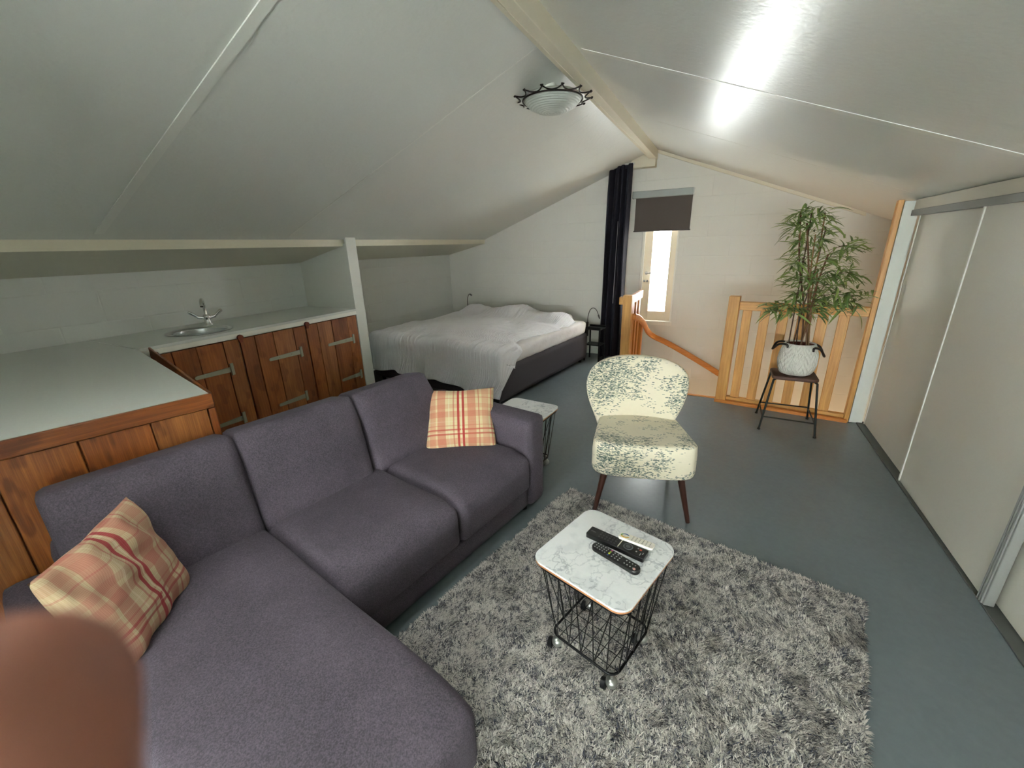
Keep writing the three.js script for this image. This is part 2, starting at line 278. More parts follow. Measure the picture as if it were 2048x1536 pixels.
// ---------------------------------------------------------------- navy curtain
{
  const t = thing('curtain', 'dark navy curtain gathered in deep folds against the end wall beside the bed', 'curtain', [-1.27, 0, -5.52]);
  const y1 = 2.37;
  part('cloth', sheet(90, 24, (u, v) => {
    const y = 0.012 + v * (y1 - 0.012 + (u - 0.5) * 0.03), wide = mix(0.155, 0.128, v), x = (u * 2 - 1) * wide - 0.025 * (1 - v);
    const f = Math.sin(u * Math.PI * 7 + 0.6 * Math.sin(v * 3)) * mix(0.06, 0.042, v) + 0.012 * Math.sin(u * 41 + v * 4);
    return [x + 0.012 * Math.sin(v * 5 + u * 9), y, f + 0.02];
  }, 0.006, [0.9, 2.4]), navy, t);
  part('heading_tape', bb(-0.135, 0.13, 2.335, 2.375, 0.0, 0.02, 0.004), navy, t);
  part('pale_rod', rod([0.0, 0.75, 0.085], [0.012, 1.75, 0.085], 0.0035, 8), mat('#8d8d92', 0.4), t);  // thin pale upright line in front of the folds
  part('track', bb(-0.14, 0.15, 2.372, 2.392, 0.0, 0.03, 0.003), whitePaint, t);
}

// ---------------------------------------------------------------- fitted wardrobe along the right wall
{
  const t = thing('wardrobe', 'fitted white wardrobe with tall sliding doors along the right wall', 'wardrobe', [1.153, 0, -1.8]);
  const doorMat = mat('#dddbcf', 0.5, { bumpMap: wavy, bumpScale: 0.0004 }), edge = mat('#e4e4dc', 0.4), Z = (z) => z + 1.8;
  const door = (z0, z1, x, stile) => {
    const d = part('door', bb(x + 0.002, x + 0.02, 0.014, 1.645, Z(z0), Z(z1), 0.002), doorMat, t);
    for (const s of stile) part('door_stile', s[2] ? merge(bb(x - 0.012, x + 0.022, 0.012, 1.645, Z(s[0]), Z(s[1]), 0.003), ...[0.25, 0.5, 0.75].map((k) => bb(x - 0.017, x - 0.01, 0.012, 1.645, Z(mix(s[0], s[1], k)) - 0.004, Z(mix(s[0], s[1], k)) + 0.004, 0.002))) : bb(x - 0.004, x + 0.024, 0.012, 1.645, Z(s[0]), Z(s[1]), 0.002), s[2] ? mat('#a9aba8', 0.38, { metalness: 0.5 }) : edge, d);
  };
  door(-4.11, -3.1, 0.035, [[-4.12, -4.108]]);
  door(-3.135, -2.13, 0.0, [[-3.15, -3.135], [-2.13, -2.075, 1]]);
  door(-2.11, -1.0, 0.035, [[-1.0, -0.985]]);
  door(-1.02, 0.0, 0.0, [[-1.035, -1.02], [0.0, 0.05, 1]]);
  part('top_track', bb(-0.012, 0.075, 1.628, 1.668, Z(-4.14), Z(0.1), 0.003), mat('#8c8e8a', 0.45, { metalness: 0.3 }), t);
  part('bottom_track', bb(-0.012, 0.075, 0.001, 0.009, Z(-4.14), Z(0.1), 0.002), mat('#5c5f5c', 0.45, { metalness: 0.3 }), t);
  part('header_board', bb(0.0, 0.02, 1.668, 1.736, Z(-4.15), Z(0.1), 0.002), mat('#cfcbbb', 0.5), t);
  part('side_panel', bb(-0.06, 0.03, 0, 1.73, Z(-4.24), Z(-4.145), 0.003), mat('#dfe4de', 0.5), t);
  part('end_panel', prismZ([[-0.02, 0], [0.58, 0], [0.58, 1.5], [0.02, 1.72], [-0.02, 1.72]], Z(0.1), Z(0.12)), mat('#dfe4de', 0.5), t);
}

// ---------------------------------------------------------------- stair balustrades
{
  const t = thing('balustrade', 'oak balustrade with wide upright slats beside the stairs behind the plant stool', 'balustrade', [0.107, 0, -4.285], 7.0 * D * -1 + 0);
  // local x runs to the right along the rail
  const B = (x0, x1, y0, y1, z0, z1, g) => bb(x0, x1, y0, y1, z0, z1, 0.005, g, true);
  part('newel_post', B(-0.045, 0.045, -0.02, 1.015, -0.045, 0.045, 1), oak, t);
  part('top_rail', B(0.045, 0.955, 0.895, 0.968, -0.03, 0.03, 0), oak, t);
  part('bottom_rail', B(0.045, 0.955, 0.03, 0.062, -0.025, 0.025, 0), oak, t);
  part('base_board', B(-0.05, 0.98, -0.02, 0.028, -0.04, 0.06, 0), oakWarm, t);
  for (let i = 0; i < 6; i++) { const x = 0.078 + i * 0.1385; part('slat', B(x, x + 0.073, 0.058, 0.9, -0.011, 0.011, 1), oak, t); }
  part('wall_post', B(0.955, 0.99, 0, 1.74, -0.04, 0.04, 1), oak, t);
}
{
  const t = thing('balustrade', 'short oak balustrade with two narrow slats running back from the stair head beside the curtain', 'balustrade', [-0.85, 0, -4.3]);
  const B = (x0, x1, y0, y1, z0, z1, g) => bb(x0, x1, y0, y1, z0, z1, 0.005, g, true);
  part('newel_post', B(-0.045, 0.045, -0.02, 0.995, -0.045, 0.045, 1), oak, t);
  part('rail_end', B(-0.085, -0.045, 0.9, 0.975, -0.035, 0.035, 0), oak, t);
  part('top_rail', B(-0.0, 0.04, 0.9, 0.985, -0.62, -0.045, 2), oakWarm, t);
  part('bottom_rail', B(-0.0, 0.04, 0.03, 0.07, -0.62, -0.045, 2), oakWarm, t);
  for (let i = 0; i < 3; i++) part('slat', B(0.008, 0.03, 0.07, 0.9, -0.2 - i * 0.17, -0.13 - i * 0.17, 1), oakWarm, t);
  part('end_post', B(-0.03, 0.05, -0.2, 0.64, -0.72, -0.64, 1), oakWarm, t);
}
{
  const t = thing('handrail', 'curved oak handrail descending along the stair wall under the window', 'handrail', [-0.79, 0, -4.36]);
  const C = [[0.0, 0.77, -0.0], [0.015, 0.72, -0.2], [0.015, 0.58, -0.6], [0.01, 0.42, -0.98], [0.06, 0.33, -1.15], [0.2, 0.26, -1.2], [0.42, 0.15, -1.205], [0.7, 0.0, -1.205], [0.93, -0.13, -1.205]];
  const cv = new THREE.CatmullRomCurve3(C.map((p) => V(...p))), n = 70, pos = [], idx = [], prof = []; for (let k = 0; k < 14; k++) { const a = k / 14 * Math.PI * 2; prof.push([0.021 * Math.sign(Math.cos(a)) * Math.abs(Math.cos(a)) ** 0.6, 0.034 * Math.sign(Math.sin(a)) * Math.abs(Math.sin(a)) ** 0.6]); }
  for (let i = 0; i <= n; i++) { const p = cv.getPoint(i / n), d = cv.getTangent(i / n), s = V(-d.z, 0, d.x).normalize(), u = s.clone().cross(d).normalize(); if (u.y < 0) u.negate(); prof.forEach(([a, b]) => pos.push(p.x + s.x * a + u.x * b, p.y + u.y * b, p.z + s.z * a + u.z * b)); }
  for (let i = 0; i < n; i++) for (let k = 0; k < 14; k++) { const a = i * 14 + k, b = i * 14 + (k + 1) % 14; idx.push(a, b, b + 14, a, b + 14, a + 14); }
  for (const e of [0, n]) for (let k = 1; k < 13; k++) idx.push(e * 14, e * 14 + k, e * 14 + k + 1);
  const g = new THREE.BufferGeometry(); g.setAttribute('position', new THREE.Float32BufferAttribute(pos, 3)); g.setIndex(idx); g.computeVertexNormals();
  part('rail', uvBox(g, 0), oakWarm, t);
  for (const [x, y] of [[0.24, 0.2], [0.8, -0.1]]) part('bracket', merge(rod([x, y, -1.285], [x, y, -1.24], 0.008, 8), rod([x, y, -1.242], [x + 0.004, y + 0.035, -1.21], 0.007, 8), rod([x, y, -1.29], [x, y, -1.282], 0.022, 12)), steel, t);
}
// lamp low in the stairwell, out of sight below the floor edge
{
  const t = thing('wall_lamp', 'glowing wall lamp low in the stairwell that warms the wall under the floor edge', 'lamp', [0.95, -1.25, ZB]);
  part('back_plate', rod([0, 0, 0.001], [0, 0, 0.02], 0.06, 20), steel, t);
  part('bulb', new THREE.SphereGeometry(0.07, 20, 14).translate(0, 0, 0.12), new THREE.MeshStandardMaterial({ color: '#fff0dc', emissive: new THREE.Color(1, 0.62, 0.34), emissiveIntensity: 2.0 }), t);
  const l = new THREE.PointLight(new THREE.Color(1, 0.64, 0.4), STAIR_LIGHT, 0, 2); l.position.set(0.95, -1.25, ZB + 0.12); l.castShadow = true; l.shadow.radius = 3; scene.add(l);
}

// ---------------------------------------------------------------- kitchen: worktop, cupboards, bar
{
  const s = polyXZ([[XL, -1.19], [-3.236, -1.19], [-3.236, -2.965], [XL, -2.965]]); const h = new THREE.Path(); h.absarc(-3.52, 1.69, 0.186, 0, Math.PI * 2, true); s.holes.push(h);
  const o = thing('worktop', 'white kitchen worktop with the round sink let into it below the sloping ceiling', 'worktop', [-3.59, 0.925, -2.08]);
  part('top', slab(s, 0.925, 0.945, 0.002, 40).translate(3.59, -0.925, 2.08), worktopMat, o);
  part('fascia', bb(-3.256, -3.238, 0.888, 0.9248, -2.963, -1.19, 0.003, 2).translate(3.59, -0.925, 2.08), mat('#f2f2e8', 0.4), o);
}
{
  const t = thing('kitchen_cabinet', 'low brown plank cupboard with three strap-hinged doors under the white worktop', 'cabinet', [-3.59, 0, -2.08]);
  const L = (g) => g.translate(3.59, 0, 2.08);
  part('carcass', L(merge(bb(XL + 0.01, -3.27, 0.0, 0.09, -2.96, -1.2, 0, 2), bb(XL + 0.01, -3.27, 0.09, 0.9, -2.96, -2.94, 0, 1), bb(XL + 0.01, -3.27, 0.09, 0.9, -1.22, -1.2, 0, 1))), cabWood[1], t);
  const ds = [[-1.24, -1.795], [-1.802, -2.372], [-2.379, -2.955]], st = [[[-1.45, -1.69, 0.672], [-1.5, -1.69, 0.278]], [[-2.0, -2.28, 0.668], [-2.0, -2.25, 0.27]], [[-2.58, -2.87, 0.662], [-2.67, -2.9, 0.288]]];
  ds.forEach(([z0, z1], k) => {
    const dg = new THREE.Group(); dg.name = 'door'; t.add(dg);
    for (const y of [0.2, 0.68]) part('ledge', L(bb(-3.275, -3.258, y, y + 0.09, z0 - 0.03, z1 + 0.03, 0.002, 2)), cabWood[1], dg);
    const cuts = [0, 0.2, 0.47, 0.79, 1];
    for (let i = 0; i < 4; i++) part('plank', L(bb(-3.258, -3.238 + rr(-0.0015, 0.0015), 0.095, 0.883, mix(z0, z1, cuts[i]) - 0.0025, mix(z0, z1, cuts[i + 1]) + 0.0025, 0.003, 1, true)), cabWood[(k + i) % 3], dg);
    for (const [a, b, y] of st[k]) {
      const s = new THREE.Shape(); s.moveTo(0, -0.013); s.lineTo(b - a, -0.02); s.lineTo(b - a, 0.02); s.lineTo(0, 0.013); s.quadraticCurveTo(0.016, 0, 0, -0.013);
      const g = new THREE.ExtrudeGeometry(s, { depth: 0.003, bevelEnabled: false }); g.rotateY(Math.PI / 2); g.scale(1, 1, -1); g.translate(-3.236, y, a); g.computeVertexNormals();
      part('strap_hinge', L(merge(uvBox(g), bb(-3.238, -3.232, y - 0.045, y + 0.045, b - 0.022, b + 0.002, 0.002), rod([-3.231, y - 0.045, b], [-3.231, y + 0.045, b], 0.006, 8), ...[0.3, 0.7].map((q) => rod([-3.236, y, mix(a, b, q)], [-3.23, y, mix(a, b, q)], 0.005, 8)))), zinc, dg);
    }
  });
  [-1.255, -1.803, -2.383].forEach((z) => part('turn_button', L(merge(rod([-3.236, 0.893, z], [-3.216, 0.893, z], 0.021, 14), bb(-3.236, -3.22, 0.855, 0.893, z - 0.014, z + 0.014, 0.004))), mat('#b87a50', 0.5, { map: cabT }), t));
}
{
  const t = thing('sink', 'round stainless steel sink set into the white worktop under the tap', 'sink', [-3.52, 0.945, -1.69]);
  part('bowl', new THREE.LatheGeometry([[0.0, -0.15], [0.02, -0.15], [0.12, -0.148], [0.158, -0.13], [0.17, -0.09], [0.176, -0.01], [0.18, 0.004], [0.2, 0.006], [0.212, 0.004], [0.213, 0.0005], [0.19, 0.0]].map((p) => new THREE.Vector2(...p)), 56), steel, t);
  part('drain', new THREE.LatheGeometry([[0, 0.0], [0.02, 0.0], [0.026, 0.004], [0.032, 0.003], [0.033, 0]].map((p) => new THREE.Vector2(...p)), 24).translate(0, -0.1485, 0), chrome, t);
}
{
  const t = thing('tap', 'chrome mixer tap with two winged handles standing behind the round sink', 'tap', [-3.72, 0.945, -1.86], -32 * D);
  t.scale.setScalar(1.2);
  part('body', new THREE.LatheGeometry([[0, 0], [0.028, 0], [0.028, 0.008], [0.02, 0.014], [0.018, 0.05], [0.022, 0.06], [0.018, 0.075], [0, 0.078]].map((p) => new THREE.Vector2(...p)), 24), chrome, t);
  part('spout', tube([[0, 0.06, 0], [0.0, 0.12, 0], [0.012, 0.165, 0], [0.06, 0.18, 0], [0.11, 0.165, 0], [0.125, 0.14, 0]], 0.0095, 32, 10), chrome, t);
  for (const s of [-1, 1]) part('handle', merge(rod([0, 0.05, 0], [0, 0.062, s * 0.05], 0.011, 12), rod([0, 0.06, s * 0.045], [0.0, 0.095, s * 0.085], 0.008, 10, 0.011), new THREE.SphereGeometry(0.0115, 12, 8).translate(0, 0.095, s * 0.085)), chrome, t);
}
{
  // bar with a white top, turned a little from the wall
  const a = 15 * D;                                     // local -x runs back to the wall, +z towards the viewer
  const t = thing('bar_counter', 'orange plank bar with a broad white top jutting out behind the sofa', 'counter', [-1.865, 0, -0.876], -a);
  const toLocal = (x, z) => { const dx = x + 1.865, dz = z + 0.876; return [dx * Math.cos(a) + dz * Math.sin(a), -dx * Math.sin(a) + dz * Math.cos(a)]; };
  const B = (x0, x1, y0, y1, z0, z1, g, r = 0.004) => bb(x0, x1, y0, y1, z0, z1, r, g, true);
  const wl = toLocal(XL, -1.1865), wn = toLocal(-3.236, -1.1865), end = toLocal(XL, 0.15);
  part('top_panel', slab(polyXZ([[-0.018, 0.008], [wn[0], wn[1] + 0.008], wl, end, [-0.018, 1.15]]), 0.925, 0.9445, 0), worktopMat, t);
  part('edge_strip', B(-0.018, 0, 0.884, 0.9455, 0.0, 1.15, 2), barRail, t);
  part('edge_strip', B(-1.41, -0.018, 0.886, 0.946, -0.004, 0.008, 0), barRail, t);
  const cuts = [0.027, 0.215, 0.417, 0.625, 0.83, 1.03, 1.15];
  part('corner_stile', B(-0.05, -0.006, 0, 0.882, 0.0, 0.0255, 1), barRail, t);
  for (let i = 0; i + 1 < cuts.length; i++) part('plank', B(-0.03, -0.009 + rr(-0.001, 0.001), 0.02, 0.882, cuts[i] + 0.002, cuts[i + 1] - 0.002, 1), barWood[i % 3], t);
  for (let i = 0; i < 6; i++) part('plank', B(-0.05 - i * 0.21 - 0.208, -0.05 - i * 0.21, 0.02, 0.882, 0.004, 0.024, 1), barWood[(i + 1) % 3], t);
  part('carcass', merge(bb(-1.3, -0.06, 0, 0.02, 0.03, 1.1, 0), bb(-0.05, -0.032, 0.02, 0.88, 0.03, 1.15, 0)), barWood[1], t);
}

// ---------------------------------------------------------------- bed
const bedTurn = -7.9 * D, bedAt = [-1.79, 0, -3.22];
{
  const t = thing('bed', 'double box-spring bed with a dark grey base in the alcove under the slope', 'bed', bedAt, bedTurn);
  const baseMat = mat('#3a3539', 0.85, { bumpMap: weave, bumpScale: 0.0008 });
  part('base', cushion(1.86, 0.33, 1.98, 0.02, { cell: 0.05 }).translate(-0.93, 0.225, -0.99), baseMat, t);
  for (const [x, z] of [[-0.07, -0.07], [-1.79, -0.07], [-0.07, -1.91], [-1.79, -1.91]]) part('leg', rod([x, 0, z], [x, 0.065, z], 0.022, 12, 0.028), blackMetal, t);
  part('mattress', cushion(1.83, 0.17, 1.95, 0.045, { cell: 0.03, side: 0.008, warp: (x, y, z) => [0.006 * Math.sin(z * 23 + y * 30) * Math.sin(z * 9), 0, 0.005 * Math.sin(x * 19)] }).translate(-0.93, 0.465, -0.99), mat('#dedad8', 0.85, { bumpMap: wavy, bumpScale: 0.004 }), t);
}
const linenT = texture(512, 512, (u, v) => 0.5 + 0.5 * (0.55 * Math.sin(u * Math.PI * 2 * 24 + 3 * fbm(u, v, 8, 8, 2, 3)) * (0.6 + 0.8 * fbm(u, v, 6, 20, 2, 91)) + 0.6 * (fbm(u, v, 30, 60, 3, 55) - 0.5)), false, 0.5);
const linen = mat('#f2f2f6', 0.85, { bumpMap: linenT, bumpScale: 0.006 });
for (const [x, label] of [[-1.35, 'white bed pillow lying under the duvet on the wall side'], [-0.5, 'white bed pillow half under the duvet near the bedside table']]) {
  const c = Math.cos(bedTurn), s = Math.sin(bedTurn), z = -1.72;
  const o = single('bed_pillow', label, 'pillow', cushion(0.64, 0.09, 0.4, 0.043, { top: 0.02, cell: 0.03 }), mat('#dcd9d9', 0.85, { bumpMap: wavy, bumpScale: 0.003 }), [bedAt[0] + x * c + z * s, 0.585, bedAt[2] - x * s + z * c], 'bed pillows'); o.rotation.y = bedTurn;
}
{
  const t = thing('duvet', 'rumpled white striped duvet spread over the bed and hanging at its foot', 'duvet', bedAt, bedTurn);
  const noise = (x, z) => 0.02 * (fbm(x + 4, z + 4, 1, 1, 1, 2) - 0.5) + 0.035 * (vnoise(x * 2.3 + 20, z * 2.0 + 20, 999, 999, 6) - 0.5) + 0.026 * (vnoise(x * 6 + 20, z * 5 + 40, 999, 999, 8) - 0.5) + 0.014 * (vnoise(x * 15 + 20, z * 9 + 40, 999, 999, 12) - 0.5) * smooth(0.35, 0.7, vnoise(x * 2 + 9, z * 2 + 9, 999, 999, 14)) + 0.010 * (1 - Math.abs(vnoise(x * 5 + z * 7 + 60, z * 3 - x * 2 + 60, 999, 999, 15) * 2 - 1));
  part('cover', sheet(260, 150, (u, v) => {
    // u from the wall side to the room side, v from foot hem to head
    const len = 1.9, drop = mix(0.33, 0.385, smooth(0.55, 1, u)) + 0.015 * Math.sin(u * 17), total = len + drop + 0.06, s = v * total;   // s from hem upwards
    let z, y; const edgeR = 0.075, top = 0.585;
    if (s < drop) { y = top - 0.075 - (drop - s); z = 0.055 + 0.02 * Math.sin(u * 38 + 2) * smooth(0, 0.4, drop - s) + 0.03 * (drop - s); } else if (s < drop + 0.118) { const a = (s - drop) / 0.118 * Math.PI / 2; y = top - edgeR + edgeR * Math.sin(a); z = -0.02 + edgeR * Math.cos(a); } else { y = top; z = -0.02 - (s - drop - 0.118); }
    const back = clamp(-z / 2), right = mix(0.045, -0.09, smooth(0.0, 0.28, back)) - 0.05 * Math.sin(back * 7) * smooth(0.1, 0.3, back), left = -1.9;
    let x = mix(left, right, u);
    const over = smooth(0.0, 0.3, (drop - s) / drop);
    x += 0.03 * over * (u - 0.5);
    const bump = 0.115 * smooth(-1.36, -1.6, z) * smooth(-2.12, -1.87, z) * smooth(-1.86, -1.6, x) * smooth(-0.04, -0.34, x) * (0.75 + 0.25 * Math.cos((x + 0.92) * 7.4));
    y += (bump + noise(x, z) + 0.03 * Math.sin(clamp(u) * Math.PI)) * (s < drop ? 0.25 : 1);
    // wall side rolls over the mattress edge
    const l = smooth(0.06, 0.0, u); y -= 0.16 * l * l; x += 0.0 * l;
    // room side thins out and sags to the mattress
    y -= 0.045 * smooth(0.93, 1, u) * (s < drop ? 0 : 1); y -= 0.05 * smooth(0.955, 1, v);
    z += 0.02 * noise(x * 2, s * 2);
    const wrap = clamp((u - 0.95) / 0.05), wf = s < drop ? s / drop : smooth(0.6, 0, s - drop); z -= wrap * 0.24 * wf; y -= wrap * 0.1 * wf * (s < drop ? 0.4 + 0.6 * s / drop : 1); x = mix(x, mix(left, 0.05, Math.min(1, u / 0.95)), Math.min(1, 2 * wf)) + 0.008 * wrap * wf; z += 0.02 * Math.sin(u * 23 + s * 9) * (s < drop ? 1 - s / drop : 0) * (1 - wrap);
    const rip = (s < drop + 0.06 ? 0.0065 : 0.0045) * Math.sin(x * 6.2832 / 0.058 + 2.5 * vnoise(x * 4 + 30, s * 4 + 30, 999, 999, 71)) * smooth(0.25, 0.6, vnoise(x * 2.5 + 40, s * 1.6 + 40, 999, 999, 73)); if (s < drop + 0.06) z += rip; else y += rip;
    return [x, y, z];
  }, 0.02, [1.9, 2.4]), linen, t);
}

// ---------------------------------------------------------------- bedside table and reading lamps
{
  const t = thing('bedside_table', 'small black metal bedside table with two shelves between bed and curtain', 'table', [-1.46, 0, -5.31], -6 * D);
  for (const [x, z] of [[-0.1, -0.09], [0.1, -0.09], [-0.1, 0.09], [0.1, 0.09]]) part('leg', bx(0.018, 0.43, 0.018, x, 0.215, z, 0.003), blackMetal, t);
  part('top', bx(0.23, 0.014, 0.21, 0, 0.432, 0, 0.004), blackMetal, t); part('shelf', bx(0.21, 0.012, 0.19, 0, 0.22, 0, 0.004), blackMetal, t);
  for (const z of [-0.101, 0.101]) part('rim', bx(0.23, 0.03, 0.008, 0, 0.446, z, 0.003), blackMetal, t);
}
{
  const g = mat('#5b5652', 0.4, { metalness: 0.6 });
  const t = thing('reading_lamp', 'thin gooseneck reading lamp arching over the black bedside table', 'lamp', [-1.6, 0.39, -5.43]);
  part('clamp', merge(bx(0.035, 0.15, 0.03, 0, -0.02, 0, 0.006), bx(0.03, 0.06, 0.02, 0, 0.07, 0, 0.006)), g, t);
  part('neck', tube([[0, 0.06, 0], [0.005, 0.17, 0], [0.03, 0.26, 0], [0.075, 0.29, 0.0], [0.12, 0.26, 0], [0.15, 0.19, 0]], 0.005, 36, 8), g, t);
  part('head', rod([0.146, 0.2, 0], [0.165, 0.15, 0], 0.012, 12, 0.008), g, t);
  const u = thing('reading_lamp', 'thin upright reading lamp by the wall in the far bed corner', 'lamp', [-3.62, 0.5, -5.615]);
  part('clamp', bx(0.03, 0.12, 0.025, 0, 0.0, 0.0, 0.006), g, u);
  part('neck', tube([[0, 0.04, 0], [-0.012, 0.12, 0.01], [0.0, 0.22, 0.02], [0.03, 0.285, 0.02], [0.055, 0.29, 0.02]], 0.0055, 30, 8), g, u);
  part('head', merge(rod([0.05, 0.29, 0.02], [0.085, 0.275, 0.03], 0.012, 12, 0.014)), g, u);
}

// ---------------------------------------------------------------- sofa (local x to its front, -z to its far arm)
const sofaAt = [-0.839, 0, -2.008], sofaTurn = -10.25 * D;
{
  const t = thing('sofa', 'dark purple-grey corner sofa with a long chaise in front of the bar', 'sofa', sofaAt, sofaTurn);
  const put = (name, w, h, d, r, x, y, z, o = {}) => { const g = cushion(w, h, d, r, o); if (o.lean) g.rotateZ(o.lean); if (o.yaw) g.rotateY(o.yaw); g.translate(x, y, z); return part(name, g, sofaMat, t); };
  put('base', 0.82, 0.13, 1.25, 0.02, -0.43, 0.09, 0.72, { cell: 0.06 });
  put('base', 1.44, 0.13, 0.54, 0.02, -0.13, 0.09, 1.59, { cell: 0.06 });
  put('back_frame', 0.09, 0.55, 1.9, 0.03, -0.805, 0.3, 0.925, { cell: 0.05 });
  put('armrest', 0.85, 0.555, 0.155, 0.03, -0.425, 0.3, 0.048, { cell: 0.04, top: 0.006 });
  put('armrest', 0.7, 0.44, 0.12, 0.03, -0.5, 0.25, 1.95, { cell: 0.04 });
  const seatWarp = (x, y, z) => [0, 0.004 * Math.sin(x * 9 + z * 5), 0];
  put('seat_cushion', 0.665, 0.235, 0.578, 0.036, -0.325, 0.27, 0.414, { top: 0.022, front: 0.012, warp: (x, y, z) => [0, 0.003 * Math.sin(x * 9 + z * 5) - 0.035 * smooth(0.2, 0.36, x) * smooth(-0.05, 0.1, y), 0] });
  put('seat_cushion', 0.665, 0.235, 0.594, 0.036, -0.325, 0.27, 1.0, { top: 0.022, front: 0.012, warp: (x, y, z) => [0, 0.003 * Math.sin(x * 9 + z * 5) - 0.035 * smooth(0.2, 0.36, x) * smooth(-0.05, 0.1, y), 0] });
  put('seat_cushion', 1.285, 0.235, 0.575, 0.036, 0.0, 0.27, 1.585, { top: 0.024, front: 0.012, warp: (x, y, z) => [0, 0.004 * Math.sin(x * 9 + z * 5) - 0.03 * smooth(0.5, 0.66, x) * smooth(-0.05, 0.1, y), 0] });
  for (const [z, w] of [[0.478, 0.546], [1.026, 0.552], [1.578, 0.556]]) put('back_cushion', 0.19, 0.48, w, 0.03, -0.685, 0.55, z, { lean: 12 * D, front: 0.035, warp: (x, y, z2) => [-0.03 * smooth(0.1, 0.25, y), 0, z < 0.5 ? 0.05 * smooth(-0.1, 0.24, y) * smooth(0, -0.27, z2) : 0] });
  for (const [x, z] of [[-0.06, 0.12], [-0.8, 0.12], [0.5, 1.36], [0.5, 1.8], [-0.8, 1.8]]) part('foot', rod([x, 0, z], [x, 0.03, z], 0.025, 12), blackMetal, t);
}
// plaid cushions
function plaid(bg, c1, c2, c3) {
  return canvasTexture(512, 512, (g) => {
    g.fillStyle = bg; g.fillRect(0, 0, 512, 512);
    const bands = [[30, 46, c1, 0.3], [90, 60, c1, 0.45], [172, 8, c3, 0.5], [205, 10, c2, 0.35], [236, 16, c2, 0.85], [262, 6, c3, 0.8], [272, 16, c2, 0.85], [312, 60, c1, 0.45], [392, 8, c2, 0.4], [420, 50, c1, 0.25], [486, 10, c2, 0.35]];
    for (const [a, w, c, o] of bands) { g.globalAlpha = o; g.fillStyle = c; g.fillRect(a, 0, w, 512); g.globalAlpha = o * 0.62; g.fillRect(0, (a * 1.0 + 120) % 512, 512, w * 0.8); }
    g.globalAlpha = 0.10; for (let i = 0; i < 512; i += 3) { g.fillStyle = i % 2 ? '#ffffff' : '#6b3a2a'; g.fillRect(i, 0, 1, 512); g.fillRect(0, i, 512, 1); }
    g.globalAlpha = 1;
  });
}
function pillowGeometry(w, h, t, crease) {              // in the xy plane, thickness along z
  const n = 44, face = (s) => { const pos = [], uv = [], idx = []; for (let j = 0; j <= n; j++) for (let i = 0; i <= n; i++) {
    const u = i / n * 2 - 1, v = j / n * 2 - 1, e = Math.max(0, (1 - u ** 4) * (1 - v ** 4)) ** 0.55, pinch = 1 - 0.07 * (1 - Math.abs(u * v)) * Math.max(Math.abs(u), Math.abs(v)) ** 3;
    const cr = crease * e * (s > 0 ? 1 : 0.3) * (0.55 * Math.sin(u * 9 + v * 4 + 3 * Math.sin(v * 3)) * smooth(0.1, 0.9, Math.abs(v + 0.2)) + 0.5 * (vnoise(u * 4 + 9, v * 5 + 9, 99, 99, 44) - 0.5));
    pos.push(u * w / 2 * pinch, v * h / 2 * pinch, s * (e * t / 2 + cr)); uv.push(i / n, j / n); }
    for (let j = 0; j < n; j++) for (let i = 0; i < n; i++) { const a = j * (n + 1) + i; s > 0 ? idx.push(a, a + 1, a + n + 2, a, a + n + 2, a + n + 1) : idx.push(a, a + n + 2, a + 1, a, a + n + 1, a + n + 2); }
    const g = new THREE.BufferGeometry(); g.setAttribute('position', new THREE.Float32BufferAttribute(pos, 3)); g.setAttribute('uv', new THREE.Float32BufferAttribute(uv, 2)); g.setIndex(idx); return g; };
  const g = mergeGeometries([face(1), face(-1)]); return smoothNormals(g);
}
function placeCushion(o, bl, br, tlDir) {               // bottom edge from bl to br, the face rising along tlDir
  const x = V(...br).sub(V(...bl)).normalize(), y = V(...tlDir).normalize(); const z = x.clone().cross(y).normalize(), y2 = z.clone().cross(x);
  o.quaternion.setFromRotationMatrix(new THREE.Matrix4().makeBasis(x, y2, z));
}
{
  const m = mat('#ffffff', 0.9, { map: plaid('#ecd9a8', '#cf5a48', '#c02f2c', '#f6ecd2'), bumpMap: weave, bumpScale: 0.001 });
  const o = single('cushion', 'cream and red plaid cushion leaning in the far corner of the sofa by the armrest', 'cushion', pillowGeometry(0.41, 0.37, 0.13, 0.004), m, [-1.305, 0.53, -1.865], 'plaid sofa cushions');
  placeCushion(o, [-1.426, 0.39, -1.65], [-1.083, 0.39, -1.855], [-0.15, 0.31, -0.17]);
  const m2 = mat('#ffffff', 0.9, { map: plaid('#cdb68f', '#b0524a', '#a32a33', '#e0cfae'), bumpMap: weave, bumpScale: 0.001 });
  const p = single('cushion', 'creased red and beige plaid cushion standing at the near end of the chaise', 'cushion', pillowGeometry(0.385, 0.385, 0.12, 0.03), m2, [-1.52, 0.56, -0.345], 'plaid sofa cushions');
  placeCushion(p, [-1.416, 0.42, -0.279], [-1.654, 0.42, -0.558], [0.03, 0.33, 0.16]);
}

